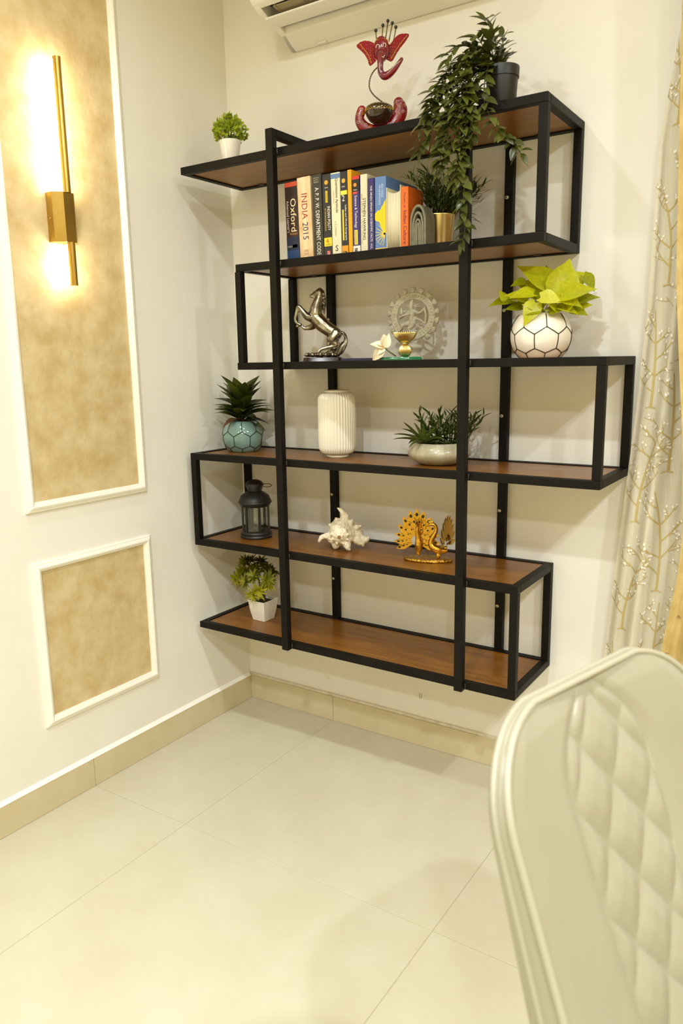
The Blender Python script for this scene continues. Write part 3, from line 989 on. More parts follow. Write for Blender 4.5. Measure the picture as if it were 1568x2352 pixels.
MB().tube([Vector(p) for p in catmull(gp([(1070, 430), (960, 560), (850, 720), (760, 880)], -0.0012), 5)], 0.0006, 5).obj('gold_vein', gold_p, eR)
# face paint: eyes, brow marks, white line on trunk
mb = MB()
for pts in ([(480, 720), (490, 670), (520, 650), (545, 680), (540, 730)], [(610, 700), (615, 650), (645, 625), (665, 660), (655, 710)], [(590, 880), (620, 900), (640, 860)]):
    mb.tube([Vector(p) for p in catmull(gp(pts, -0.0235), 4)], 0.0007, 5)
mb.tube([Vector(p) for p in catmull(gp([(540, 1000, -0.0215), (545, 1120, -0.0215), (590, 1215, -0.0225), (660, 1225, -0.0235), (760, 1140, -0.0225), (860, 1030, -0.021), (930, 970, -0.0195)], 0), 5)], 0.0006, 5)
mb.obj('face_paint', white_p, gan)
mb = MB()
for a in range(16):
    q = pi * a / 15
    p = gk(600 - 150 * cos(q), 620 - 130 * sin(q), -0.012)
    mb.ball(p, 0.0011, 7, 5)
for a in range(9):
    p = gk(500 + 25 * a, 545 - 30 * sin(pi * a / 8), -0.015)
    mb.ball(p, 0.0010, 7, 5)
o = mb.obj('brow_beads', gold_p, gan, True); o['kind'] = 'stuff'
# crown rods
for (ax_, ay_), (bx_, by_) in (((500, 525), (482, 330)), ((590, 475), (614, 235)), ((658, 455), (708, 155)), ((724, 465), (790, 200)), ((806, 490), (856, 280))):
    a_, b_ = gk(ax_, ay_ + 60, 0.002), gk(bx_, by_, 0.002)
    rod_ = MB().tube([a_, b_], 0.0015, 8).obj('crown_rod', blackw_m, gan, True)
    MB().ball(gk(bx_, by_ - 20, 0.002), 0.0046, 14, 10).obj('crown_ball', blackw_m, rod_, True)
    mb = MB()
    for q in range(7):
        p = a_.lerp(b_, 0.25 + 0.7 * q / 7)
        mb.ball(p + Vector((0, -0.0014, 0)), 0.0008, 6, 4)
    d = mb.obj('gold_dots', gold_p, rod_); d['kind'] = 'stuff'
neck = [Vector(p) for p in catmull(gp([(540, 1000), (490, 1035), (425, 1105), (372, 1215), (350, 1345), (368, 1455), (440, 1565), (560, 1675), (670, 1755), (770, 1840)], 0.004), 6)]
nk = MB().tube(neck, 0.0019, 8).obj('wire_neck', blackw_m, gan, True)
mb = MB()
for i in range(4, len(neck), 2): mb.ball(neck[i] + Vector((0, -0.0018, 0)), 0.0009, 6, 4)
d = mb.obj('gold_dots', gold_p, nk); d['kind'] = 'stuff'
# belly bowl
bc = gk(535, 1960)
bd = MB().lathe([(1e-6, -0.0310), (0.015, -0.0285), (0.0275, -0.0200), (0.0362, -0.0075), (0.0388, 0.004), (0.0375, 0.015), (0.0275, 0.0225), (1e-6, 0.0255)], 40, (bc.x, -0.012, bc.z), sx=1.0, sy=0.8).obj('belly_bowl', darkbr_m, gan, True)
mb = MB()
for i in range(28):
    a = 2 * pi * i / 28
    pts = []
    for q in range(7):
        aa = a + (q / 6 - 0.5) * 2 * pi / 28
        dz = 0.006 - 0.0045 * sin(pi * q / 6)
        R_ = 0.0394
        pts.append((bc.x + R_ * cos(aa), -0.012 + R_ * 0.8 * sin(aa), bc.z + dz + 0.003))
    mb.tube(pts, 0.0005, 4)
    mb.ball((bc.x + 0.0388 * cos(a), -0.012 + 0.0388 * 0.8 * sin(a), bc.z + 0.011), 0.0011, 6, 4)
    mb.ball((bc.x + 0.0335 * cos(a), -0.012 + 0.0335 * 0.8 * sin(a), bc.z + 0.0195), 0.0010, 6, 4)
d = mb.obj('gold_scallops', gold_p, bd, True); d['kind'] = 'stuff'
# folded legs
mb = MB()
legs = [(205, 1870, 88), (165, 1990, 86), (180, 2110, 100), (270, 2225, 112), (420, 2290, 115), (600, 2290, 115), (770, 2200, 128), (880, 2050, 142), (935, 1900, 138), (915, 1780, 118), (905, 1740, 100)]
cc = catmull([tuple(gk(a, b, -0.002)) + (c * GS,) for a, b, c in legs], 6)
mb.tube([p[:3] for p in cc], [p[3] for p in cc], 14, flat=1.0)
for e in (cc[0], cc[-1]): mb.ball(e[:3], e[3] * 0.99, 14, 10)
for i, v in enumerate(mb.v): mb.v[i] = Vector((v.x, -0.002 + (v.y + 0.002) * 0.62, v.z))
lg = organic('folded_legs', mb, 0.0013, red_m, gan, 3)
fl = MB(); fw = MB()
for k, (fx, fy) in enumerate([(850, 1760), (965, 1720), (1010, 1815), (825, 1850), (910, 1835), (985, 1940), (900, 1985), (815, 1960), (845, 2080), (735, 2060), (195, 1860), (135, 1965), (230, 1945), (170, 2040), (255, 2045), (215, 2135), (280, 2180), (130, 2120), (370, 2210), (720, 2180), (560, 2260)]):
    near = min(cc, key=lambda p: (p[0] - gk(fx, fy).x) ** 2 + (p[2] - gk(fx, fy).z) ** 2)
    dd = sqrt((near[0] - gk(fx, fy).x) ** 2 + (near[2] - gk(fx, fy).z) ** 2) / near[3]
    yy = -0.002 - 0.62 * near[3] * sqrt(max(0.02, 1 - min(dd, 0.98) ** 2)) - 0.0004
    tgt = fw if k % 3 else fl
    for q in range(6):
        a = q * pi / 3
        p = gk(fx + 26 * cos(a), fy + 26 * sin(a), yy)
        tgt.ball(p, 0.0009, 6, 4)
    fl.ball(gk(fx, fy, yy), 0.0011, 6, 4)
d = fl.obj('gold_flowers', gold_p, lg, True); d['kind'] = 'stuff'
d = fw.obj('white_flowers', white_p, lg, True); d['kind'] = 'stuff'

# ------------------------------------------------------------------ books (second shelf)
paper_m = mat('book paper', (226, 214, 180), rough=0.8, rgb2=(212, 198, 160), scale=60, stretch=(14, 1, 0.2))
def bm_(rgb, rgb2=None, sc=8): return mat('cover %d %d %d' % rgb, rgb, rough=0.38, rgb2=rgb2, scale=sc)
ink = {}
def inkm(rgb): return mat('ink %d %d %d' % rgb, rgb, rough=0.5)
FY = -0.272
def book(name, label, x0, x1, h, depth, cover, lean=0.0, bands=(), texts=(), pages_out=False, yf=FY, xt=None, discs=()):
    """upright book, spine to the room; bands (z0,z1,rgb[,a,b]) as fractions of height and width; texts (body, rgb, top, bottom, a, b, 'v'|'h')"""
    w = x1 - x0
    root = thing(name, label, 'book', ((x0 + x1) / 2, yf, ZS[2]), 0.0, 'books standing on the second shelf')
    root.rotation_euler = (0, lean, 0)
    if lean > 0: root.location.z += abs(sin(lean)) * w / 2
    elif lean < 0: root.location.z += abs(sin(lean)) * w / 2
    c = 0.0018
    sp = bbox('cover', cover, root, -w / 2, w / 2, 0, c, 0, h, 0.0004) if not pages_out else bbox('spine', cover, root, -w / 2, w / 2, depth - c, depth, 0, h, 0.0004)
    bbox('board', cover, root, -w / 2, -w / 2 + c, (c if not pages_out else 0), depth - (0 if not pages_out else c), 0, h, 0.0004)
    bbox('board', cover, root, w / 2 - c, w / 2, (c if not pages_out else 0), depth - (0 if not pages_out else c), 0, h, 0.0004)
    py0 = c + 0.0002 if not pages_out else 0.004
    py1 = depth - 0.004 if not pages_out else depth - c - 0.0002
    MB().box(-w / 2 + c, w / 2 - c, py0, py1, 0.003, h - 0.003).obj('pages', paper_m, root)
    if not pages_out:
        for bnd in bands:
            z0, z1, rgb = bnd[:3]
            a, b_ = (bnd[3], bnd[4]) if len(bnd) > 3 else (0.0, 1.0)
            MB().box(-w / 2 + a * w, -w / 2 + b_ * w, -0.0003, 0.0004, z0 * h, z1 * h).obj('spine_band', inkm(rgb), root)
        for dsc in discs:
            z, a, rr, rgb = dsc
            mtx = Matrix.Translation((-w / 2 + a * w, -0.0002, z * h)) @ Matrix.Rotation(radians(90), 4, 'X')
            MB().lathe([(rr * 0.55, 0.0006), (rr, 0.0006), (rr, 0.0), (rr * 0.55, 0.0)], 20, mtx=mtx).obj('spine_emblem', inkm(rgb), root)
            MB().lathe([(1e-6, 0.0008), (rr * 0.4, 0.0008), (rr * 0.4, 0.0)], 16, mtx=mtx).obj('spine_emblem', inkm(rgb), root)
        for body, rgb, top, bot, a, b_, o in texts:
            if o == 'v':     # reads from top to bottom
                text(body, inkm(rgb), root, (-w / 2 + a * w, -0.0006, top * h), (0, 0, -1), (1, 0, 0), (top - bot) * h, (b_ - a) * w)
            else:
                text(body, inkm(rgb), root, (-w / 2 + a * w, -0.0006, bot * h), (1, 0, 0), (0, 0, 1), (b_ - a) * w, (top - bot) * h)
    return root
Wt = (240, 234, 220); Bk = (20, 18, 18); Rd = (176, 32, 30); Yl = (236, 204, 40)
book('dictionary', 'thick brown and blue dictionary at left end of the row', 0.452, 0.498, 0.226, 0.155, bm_((62, 40, 28), (44, 32, 28), 18), -0.022,
     bands=[(0.93, 0.985, (196, 74, 44)), (0.0, 0.13, (34, 62, 104)), (0.13, 0.30, (38, 44, 62)), (0.30, 0.60, (70, 44, 32), 0.55, 0.8), (0.16, 0.20, (222, 190, 40), 0.45, 0.85)],
     texts=[('Oxford', (246, 222, 170), 0.78, 0.365, 0.42, 0.86, 'v'), ("Advanced Learner's", (206, 196, 180), 0.76, 0.36, 0.10, 0.30, 'v'), ('Dictionary', (196, 150, 90), 0.355, 0.315, 0.30, 0.92, 'h'), ('Oxford', (230, 220, 200), 0.19, 0.172, 0.08, 0.44, 'h'), ('OXFORD', (200, 206, 214), 0.012, 0.003, 0.2, 0.8, 'h')])
book('yearbook', 'tan and cream thick book reading INDIA 2015', 0.500, 0.547, 0.231, 0.15, bm_((206, 168, 116), (232, 206, 164), 16), -0.028,
     bands=[(0.0, 1.0, (230, 206, 166), 0.3, 0.62)],
     texts=[('INDIA', (150, 44, 40), 0.80, 0.49, 0.30, 0.72, 'v'), (' 2015', (40, 40, 84), 0.45, 0.24, 0.30, 0.72, 'v'), ('DPD', (170, 40, 40), 0.115, 0.085, 0.34, 0.66, 'h'), ('DPD', (170, 40, 40), 0.075, 0.045, 0.34, 0.66, 'h')])
book('code_book', 'black book with white A.P.P.W. DEPARTMENT CODE lettering', 0.5535, 0.585, 0.232, 0.15, bm_((40, 38, 32), (54, 50, 40), 12), -0.024,
     texts=[('A. P. P. W. DEPARTMENT CODE', Wt, 0.845, 0.035, 0.30, 0.72, 'v'), ('PADALA', (180, 176, 150), 0.965, 0.95, 0.15, 0.8, 'h'), ('RAMA', (180, 176, 150), 0.94, 0.925, 0.2, 0.7, 'h'), ('REDDI', (180, 176, 150), 0.915, 0.90, 0.2, 0.75, 'h')])
book('polity_book', 'navy book reading INDIAN POLITY with yellow edition patch', 0.5875, 0.6155, 0.228, 0.155, bm_((34, 32, 34), (42, 38, 40), 20), -0.016,
     bands=[(0.13, 0.235, Yl, 0.05, 1.0), (0.02, 0.075, (176, 30, 50), 0.35, 0.8), (0.66, 0.80, (216, 196, 60), 0.35, 0.62)], discs=[(0.90, 0.5, 0.0062, (206, 160, 50))],
     texts=[('INDIAN POLITY', Wt, 0.61, 0.32, 0.55, 0.9, 'v'), ('for Civil Services Examinations', (214, 190, 70), 0.59, 0.32, 0.22, 0.42, 'v'), ('LAXMIKANTH', (90, 60, 20), 0.79, 0.67, 0.40, 0.56, 'v'), ('4', (196, 40, 30), 0.225, 0.165, 0.30, 0.60, 'h'), ('EDITION', (60, 40, 20), 0.158, 0.142, 0.28, 0.82, 'h'), ('tata', Wt, 0.845, 0.832, 0.28, 0.7, 'h'), ('Mc', Wt, 0.068, 0.05, 0.42, 0.72, 'h'), ('Hill', Wt, 0.046, 0.028, 0.42, 0.72, 'h')])
book('aptitude_book', 'cream book with Quantitative Aptitude down its spine', 0.6170, 0.6475, 0.228, 0.15, bm_((226, 218, 184), (218, 208, 170), 14), -0.014,
     bands=[(0.93, 0.985, (96, 122, 166), 0.0, 1.0)],
     texts=[('Quantitative Aptitude', (50, 44, 40), 0.93, 0.52, 0.42, 0.80, 'v'), ('Fully Solved', (190, 80, 60), 0.78, 0.64, 0.22, 0.34, 'v'), ('Dr. R. S. AGGARWAL', (120, 110, 90), 0.42, 0.24, 0.36, 0.5, 'v'), ('S', (40, 36, 34), 0.13, 0.06, 0.36, 0.66, 'h')])
book('geography_book', 'navy and orange spine reading Indian and World Geography', 0.6500, 0.6715, 0.227, 0.155, bm_((38, 36, 46), (34, 32, 40), 14), -0.014,
     bands=[(0.0, 0.115, (222, 150, 44)), (0.0, 0.045, (186, 44, 36), 0.15, 0.75), (0.725, 0.775, (226, 216, 70)), (0.18, 0.55, (220, 196, 60), 0.18, 0.42)], discs=[(0.89, 0.5, 0.0062, (206, 160, 50))],
     texts=[('Indian and World Geography', Wt, 0.60, 0.175, 0.55, 0.9, 'v'), ('2', Wt, 0.72, 0.65, 0.22, 0.6, 'h'), ('tata', Wt, 0.83, 0.815, 0.2, 0.7, 'h'), ('Mc', Wt, 0.040, 0.025, 0.25, 0.65, 'h')])
book('orange_book', 'slim plain orange book between the two navy books', 0.6735, 0.6860, 0.229, 0.16, bm_((228, 160, 20)), -0.012)
book('science_book', 'black and purple Science and Technology book with red top', 0.6885, 0.7120, 0.210, 0.15, bm_((56, 44, 110), (48, 38, 98), 12), -0.010,
     bands=[(0.955, 0.998, (196, 44, 40)), (0.80, 0.955, (26, 26, 22)), (0.77, 0.80, (206, 70, 50), 0.1, 0.7), (0.12, 0.31, (226, 206, 90), 0.2, 0.66), (0.0, 0.105, (236, 226, 214)), (0.01, 0.075, (190, 40, 40), 0.2, 0.6)], discs=[(0.885, 0.42, 0.0052, (214, 140, 50))],
     texts=[('Science & Technology', Wt, 0.75, 0.335, 0.22, 0.68, 'v'), ('Civil Services Examination', (60, 50, 40), 0.30, 0.135, 0.34, 0.54, 'v'), ('tata', Wt, 0.83, 0.815, 0.2, 0.7, 'h'), ('Mc', Wt, 0.07, 0.045, 0.28, 0.55, 'h'), ('Hill', Wt, 0.04, 0.018, 0.28, 0.55, 'h')])
book('physics_book', 'white book with thin dark lettering left of purple book', 0.7140, 0.7360, 0.2105, 0.145, bm_((222, 214, 184), (214, 204, 170), 14), 0.0,
     texts=[('STEPHEN HAWKING', (44, 44, 40), 0.70, 0.17, 0.36, 0.78, 'v'), ('BRIEF ANSWERS TO THE BIG QUESTIONS', (150, 110, 80), 0.76, 0.12, 0.10, 0.26, 'v')])
book('facts_book', 'narrow purple book with small white capitals down its spine', 0.7385, 0.7580, 0.197, 0.145, bm_((54, 44, 104), (46, 38, 92), 40), 0.0,
     texts=[('THE HINDU SPEAKS ON SCIENTIFIC FACTS  VOL. I', Wt, 0.90, 0.02, 0.40, 0.72, 'v')])
# blue paperback with a yellow sunburst
bb_ = book('sunburst_book', 'blue paperback with yellow sun rays on its spine', 0.7615, 0.7965, 0.197, 0.185, bm_((96, 128, 178), (88, 120, 172), 10), 0.0,
     bands=[(0.0, 0.025, (84, 116, 160)), (0.025, 0.045, (236, 206, 90))],
     texts=[("INDIA'S STRUGGLE", (206, 218, 236), 0.90, 0.72, 0.58, 0.78, 'v'), ('FOR INDEPENDENCE', (206, 218, 236), 0.89, 0.63, 0.36, 0.52, 'v')])
ww, hh = 0.035, 0.197
sun_m = inkm((244, 196, 20))
poly = [(0.5, 0.70), (0.44, 0.67), (0.36, 0.665), (0.24, 0.62), (0.10, 0.60), (0.02, 0.565), (-0.10, 0.55), (-0.22, 0.56), (-0.35, 0.535), (-0.5, 0.52), (-0.5, 0.435), (-0.42, 0.415), (-0.28, 0.41), (-0.12, 0.40), (0.0, 0.345), (0.16, 0.30), (0.36, 0.245), (0.5, 0.235)]
MB().prism([(p[0] * ww, p[1] * hh) for p in poly], -0.0005, 0.0004).obj('sun_cloud', sun_m, bb_)
for k, a in enumerate((2.25, 2.62, 2.95, 3.25, 3.55, 3.85, 4.2, 4.5)):
    c = Vector((0.42 * ww, 0, 0.235 * hh)); d = Vector((cos(a), 0, sin(a))); e = Vector((-d.z, 0, d.x))
    L_ = min(0.034, (c.x + ww / 2) / max(1e-3, -d.x))
    MB().add([c + e * 0.0013 - Vector((0, .0007, 0)), c - e * 0.0013 - Vector((0, .0007, 0)), c + d * L_ - e * 0.0004 - Vector((0, .0007, 0)), c + d * L_ + e * 0.0004 - Vector((0, .0007, 0))], [(0, 1, 2, 3)]).obj('sun_ray', inkm((248, 214, 70)), bb_)
MB().tube([Vector((0.42 * ww + 0.031 * cos(a), -0.0007, 0.235 * hh + 0.031 * sin(a))) for a in [3.5 + 0.1 * i for i in range(11)]], 0.0004, 4).obj('sun_ring', inkm((236, 222, 160)), bb_)
# hardback turned with its page edge to the room
pg = thing('reversed_hardback', 'cream page block of a book shelved spine inwards', 'book', (0.820, FY, ZS[2]), 0, 'books standing on the second shelf')
cvm = bm_((34, 38, 52)); pap2 = mat('page edge', (226, 216, 186), rough=0.8, rgb2=(206, 194, 158), scale=40, stretch=(16, 1, 0.1))
bbox('spine', cvm, pg, -0.0225, 0.0225, 0.118, 0.120, 0, 0.166, 0.0004)
bbox('board', mat('page board', (222, 212, 180), rough=0.6), pg, -0.0225, -0.0205, 0, 0.118, 0, 0.166, 0.0004)
bbox('board', mat('page board', (222, 212, 180), rough=0.6), pg, 0.0205, 0.0225, 0, 0.118, 0, 0.168, 0.0004)
N_ = 10
vs = []; fs = []
for i in range(N_ + 1):
    a = -1 + 2 * i / N_
    zc = 0.156 - 0.006 * (1 - a * a)
    for (y, z) in ((0.004 + 0.004 * (1 - a * a), 0.003), (0.004 + 0.004 * (1 - a * a), zc), (0.1175, zc), (0.1175, 0.003)):
        vs.append((a * 0.0203, y, z))
for i in range(N_):
    for q in range(4):
        fs.append((i * 4 + q, i * 4 + (q + 1) % 4, (i + 1) * 4 + (q + 1) % 4, (i + 1) * 4 + q))
fs += [(0, 1, 2, 3), tuple(N_ * 4 + q for q in (3, 2, 1, 0))]
MB().add(vs, fs).obj('pages', pap2, pg, True)
book('culture_book', 'slim orange book with Indian Culture in dark letters', 0.8440, 0.8660, 0.161, 0.088, bm_((226, 108, 34), (218, 98, 30), 14), 0.0,
     texts=[('Indian Culture', (84, 40, 70), 0.62, 0.08, 0.34, 0.82, 'v'), ('Facets of', (110, 60, 60), 0.90, 0.66, 0.40, 0.66, 'v')])
# folded paperback standing like nested arches
fold = thing('folded_booklet', 'grey booklet folded into nested arches beside the gold pot', 'booklet', (0.8935, -0.268, ZS[2]), 0.0)
fm = mat('grey page stack', (128, 122, 98), rough=0.7, rgb2=(114, 108, 84), scale=60)
fdm = mat('painted gap shade', (40, 38, 34), rough=0.8)
def arch(R0, R1, H, y0, y1):
    """arch ring in x,z: outer half width R0, inner R1, height H"""
    def curve(R, Hh):
        pts = [(-R, 0.0), (-R * 0.99, Hh * 0.35)]
        for i in range(15):
            a = pi - pi * i / 14
            pts.append((R * cos(a) * (0.97 if i in (0, 14) else 1), Hh * 0.55 + Hh * 0.45 * sin(a)))
        pts += [(R * 0.99, Hh * 0.35), (R, 0.0)]
        return pts
    o_ = curve(R0, H); i_ = curve(R1, H - (R0 - R1) * 1.2)
    k = len(o_)
    vs = [(p[0], y0, p[1]) for p in o_] + [(p[0], y0, p[1]) for p in i_] + [(p[0], y1, p[1]) for p in o_] + [(p[0], y1, p[1]) for p in i_]
    fs = []
    for i in range(k - 1):
        fs += [(i, i + 1, k + i + 1, k + i), (2 * k + i, 3 * k + i, 3 * k + i + 1, 2 * k + i + 1), (i, 2 * k + i, 2 * k + i + 1, i + 1), (k + i, k + i + 1, 3 * k + i + 1, 3 * k + i)]
    fs += [(0, k, 3 * k, 2 * k), (k - 1, 3 * k - 1, 4 * k - 1, 2 * k - 1)]
    return MB().add(vs, fs)
for R0, R1, H in ((0.0245, 0.0190, 0.112), (0.0175, 0.0125, 0.094), (0.0115, 0.0070, 0.076)):
    shade_auto(arch(R0, R1, H, 0.0, 0.055).obj('page_fold', fm, fold), 40)
shade_auto(arch(0.0065, 0.0012, 0.066, 0.0, 0.055).obj('page_fold', fm, fold), 40)
MB().box(-0.0235, 0.0235, 0.02, 0.05, 0.0005, 0.05).obj('gap_shade_block', fdm, fold)  # dark block stands in for the shade between the page arches

# ------------------------------------------------------------------ second shelf: gold pot with grass
gp_ = thing('gold_pot_grass', 'bushy dark green grass in shiny gold pot beside books', 'potted plant', (0.907, -0.160, ZS[2]))
goldpot_m = mat('polished gold', (252, 226, 150), rough=0.34, metal=1.0)
MB().lathe(ring_pot([(0.031, 0.0), (0.032, 0.002), (0.0405, 0.092), (0.0420, 0.094), (0.0418, 0.097)], 0.0015), 48).obj('pot', goldpot_m, gp_, True)
MB().lathe([(0.0005, 0.088), (0.039, 0.087)], 24).obj('soil', soil_m, gp_)
gr_m = [leafmat('grass blade a', (58, 70, 18), (84, 96, 26), 30, 0.45, 0.2), leafmat('grass blade b', (40, 52, 14), (64, 78, 22), 30, 0.45, 0.2)]
r = random.Random(21)
GO = Vector((0.907, -0.160, ZS[2]))
def grass_ok(p):
    q = p + GO
    if q.x < 0.800 and q.z < 1.832 and q.y < -0.08: return False
    if q.x < 0.872 and q.z < 1.800 and q.y < -0.115: return False
    if q.x < 0.922 and q.z < 1.742 and q.y < -0.208: return False
    return q.y < -0.028 and q.z < 1.915
tuft = [leaf_mesh('grass_blade', w=0.19, fold=0.2, droop=0.18, n=4, shape='lance'), leaf_mesh('grass_blade', w=0.22, fold=0.2, droop=0.30, n=4, shape='lance')]
for q in range(64):
    a = q * 2.39996; rr = 0.034 * sqrt((q + 0.5) / 64)
    base = Vector((rr * cos(a), rr * sin(a), 0.086))
    sp = 0.2 + 1.5 * rr / 0.034
    d = Vector((cos(a) * sp * 0.62, sin(a) * sp * 0.5, 1.0)).normalized()
    L_ = r.uniform(0.085, 0.135)
    stem_end = base + d * L_
    if stem_end.y > 0.10: stem_end.y = 0.10
    if not (grass_ok(stem_end) and grass_ok(base.lerp(stem_end, 0.7))): stem_end = base + Vector((d.x * 0.25, d.y * 0.25, 1.0)).normalized() * L_ * 0.9
    mb = MB()
    mb.tube([base, base.lerp(stem_end, 0.5) + Vector((0, 0, 0.006)), stem_end], [0.0010, 0.0008, 0.0005], 4)
    for k in range(9):
        f = 0.25 + 0.75 * k / 8
        p = base.lerp(stem_end, f)
        aa = r.uniform(0, 2 * pi)
        dd = (d * 1.1 + Vector((cos(aa), sin(aa), r.uniform(-0.1, 0.6))) * 0.75).normalized()
        s_ = r.uniform(0.022, 0.036)
        if p.y + dd.y * s_ > 0.11: dd.y = -abs(dd.y)
        if grass_ok(p + dd * s_) and grass_ok(p): leaf_into(mb, r.choice(tuft), aim(p, dd, d, s_))
    mb.obj('grass_tuft', gr_m[q % 2], gp_, True)
for q, (ex, ez) in enumerate(((0.12, 0.155), (0.135, 0.135), (0.125, 0.115), (0.105, 0.165), (-0.10, 0.205), (-0.085, 0.215), (0.11, 0.07), (0.09, 0.095))):
    base = Vector((0.02 if ex > 0 else -0.02, -0.005, 0.088)); e = Vector((ex, -0.03 + 0.01 * (q % 3), ez))
    mb = MB().tube([base, base.lerp(e, 0.5) + Vector((0, 0, 0.025 if ex > 0 else 0.05)), e], [0.0010, 0.0009, 0.0005], 4)
    dv = (e - base).normalized()
    for k in range(7):
        f = 0.5 + 0.5 * k / 6
        p = base.lerp(e, f) + Vector((0, 0, 0.1 * (1 - f) * f))
        aa = r.uniform(0, 2 * pi)
        dd = (dv + Vector((cos(aa), 0.6 * sin(aa), r.uniform(-0.4, 0.5))) * 0.7).normalized()
        if grass_ok(p + dd * 0.032) and grass_ok(p): leaf_into(mb, tuft[0], aim(p, dd, (0, -0.3, 1), r.uniform(0.022, 0.032)))
    mb.obj('grass_tuft', gr_m[q % 2], gp_, True)

# ------------------------------------------------------------------ third shelf: rearing horse
pew_m = mat('antique pewter', (196, 190, 170), rough=0.30, metal=1.0, rgb2=(120, 112, 92), scale=28, lo=0.38, hi=0.62)
pewd_m = mat('dark pewter', (110, 104, 88), rough=0.38, metal=1.0, rgb2=(160, 152, 130), scale=60)
plinth_m = mat('rosewood plinth', (48, 22, 18), rough=0.25, rgb2=(34, 16, 14), scale=12)
horse = thing('horse_statue', 'pewter rearing horse statue on dark wooden plinth', 'statue', (0.500, -0.165, ZS[3]), radians(30))
HS_ = 1 / 4.126 / 727.0
def hk_(cx, cy, y=0.0): return Vector(((cx - 400) * HS_, y, (866 - cy) * HS_))
def hl(mb, pts, n=12): limb(mb, [tuple(hk_(p[0], p[1], p[3] if len(p) > 3 else 0.0)) + (p[2] * HS_,) for p in pts], 5, n)
mb = MB()
hl(mb, [(296, 256, 15), (318, 246, 20), (350, 228, 25), (382, 218, 33)])                 # head
hl(mb, [(310, 262, 9), (340, 262, 16), (372, 246, 24)])                                      # jaw
hl(mb, [(384, 222, 32), (376, 262, 36), (360, 310, 46), (345, 365, 60), (335, 420, 68)])       # neck
hl(mb, [(322, 415, 58), (345, 455, 70), (395, 510, 70), (450, 555, 64), (505, 590, 62), (530, 615, 56)])  # trunk
hl(mb, [(318, 440, 44), (300, 460, 40)])
for y, pts in ((-0.014, [(305, 455, 40), (262, 440, 36), (215, 385, 26), (183, 352, 21), (166, 400, 16), (150, 462, 14), (165, 500, 14), (196, 516, 17)]),
               (0.013, [(330, 510, 42), (290, 535, 30), (240, 545, 19), (228, 548, 17), (205, 528, 14), (178, 512, 13), (160, 524, 16)]),
               (-0.017, [(530, 605, 58), (500, 648, 44), (505, 680, 30), (535, 708, 21), (490, 722, 16), (430, 735, 15), (385, 748, 16), (362, 772, 19)]),
               (0.016, [(535, 605, 56), (520, 650, 42), (535, 690, 26), (556, 716, 19), (510, 738, 15), (460, 752, 15), (425, 768, 16), (412, 782, 18)])):
    hl(mb, [(p[0], p[1], p[2], y * (0.5 if i == 0 else 1.0)) for i, p in enumerate(pts)], 10)
for yy in (-0.0045, 0.0045):
    hl(mb, [(385, 200, 9, yy), (388, 182, 6, yy), (390, 172, 3, yy)], 8)
organic('body', mb, 0.0016, pew_m, horse, 5)
mb = MB(); r = random.Random(2)
for q in range(9):                                                                          # mane locks
    x0, y0 = 392 + 3 * q, 200 + 22 * q
    x0 = 396 + 16 * sin(q / 8 * pi * 0.9); y0 = 196 + 20 * q
    hl(mb, [(x0, y0, 12, 0.002), (x0 + 18, y0 + 22, 13, r.uniform(-.006, .006)), (x0 + 12 + r.uniform(-6, 10), y0 + 48, 9, r.uniform(-.006, .006)), (x0 + 22, y0 + 64, 4, 0.0)], 8)
hl(mb, [(375, 190, 9), (352, 212, 7, -0.006), (345, 226, 4, -0.008)], 8)                         # forelock
organic('mane', mb, 0.0012, pewd_m, horse, 2)
mb = MB()
hl(mb, [(572, 590, 14), (600, 600, 15), (622, 640, 16), (614, 690, 22), (585, 730, 28), (565, 770, 26), (540, 800, 16)])
hl(mb, [(600, 610, 8, -.004), (632, 660, 10, -.004), (622, 710, 12, -.005), (600, 760, 10, -.004), (575, 795, 6, 0)])
hl(mb, [(590, 690, 14, .004), (555, 740, 16, .006), (520, 790, 12, .004)])
organic('tail', mb, 0.0013, pewd_m, horse, 3)
mb = MB()                                                                                     # tree stump and turf under the horse
hl(mb, [(462, 640, 22, .006), (460, 690, 20, .008), (470, 760, 34, .010), (480, 800, 40, .010)])
for q in range(26):
    a = q * 2.4; rr = sqrt((q + .5) / 26)
    mb.ball(hk_(400 + 165 * rr * cos(a), 797, 0.030 * rr * sin(a)), r.uniform(0.0055, 0.0085), 8, 6, sz=0.9)
organic('ground', mb, 0.0017, pewd_m, horse, 2, noise=(0.002, 120))
# plinth with rounded ends
pl = []
for i in range(28):
    a = 2 * pi * i / 28
    cx = 0.062 * (1 if cos(a) > 0 else -1) * abs(cos(a)) ** 0.45; cy = 0.036 * (1 if sin(a) > 0 else -1) * abs(sin(a)) ** 0.45
    pl.append((cx, cy))
k = 28; vs = []; fs = []
for sc_, z in ((1.05, 0.0), (1.05, 0.003), (1.0, 0.006), (1.0, 0.0125), (0.96, 0.0150)):
    vs += [(p[0] * sc_, p[1] * sc_, z) for p in pl]
for L_ in range(4):
    fs += [(L_ * k + i, L_ * k + (i + 1) % k, (L_ + 1) * k + (i + 1) % k, (L_ + 1) * k + i) for i in range(k)]
fs += [tuple(reversed(range(k))), tuple(4 * k + i for i in range(k))]
shade_auto(MB().add(vs, fs).obj('plinth', plinth_m, horse), 40)

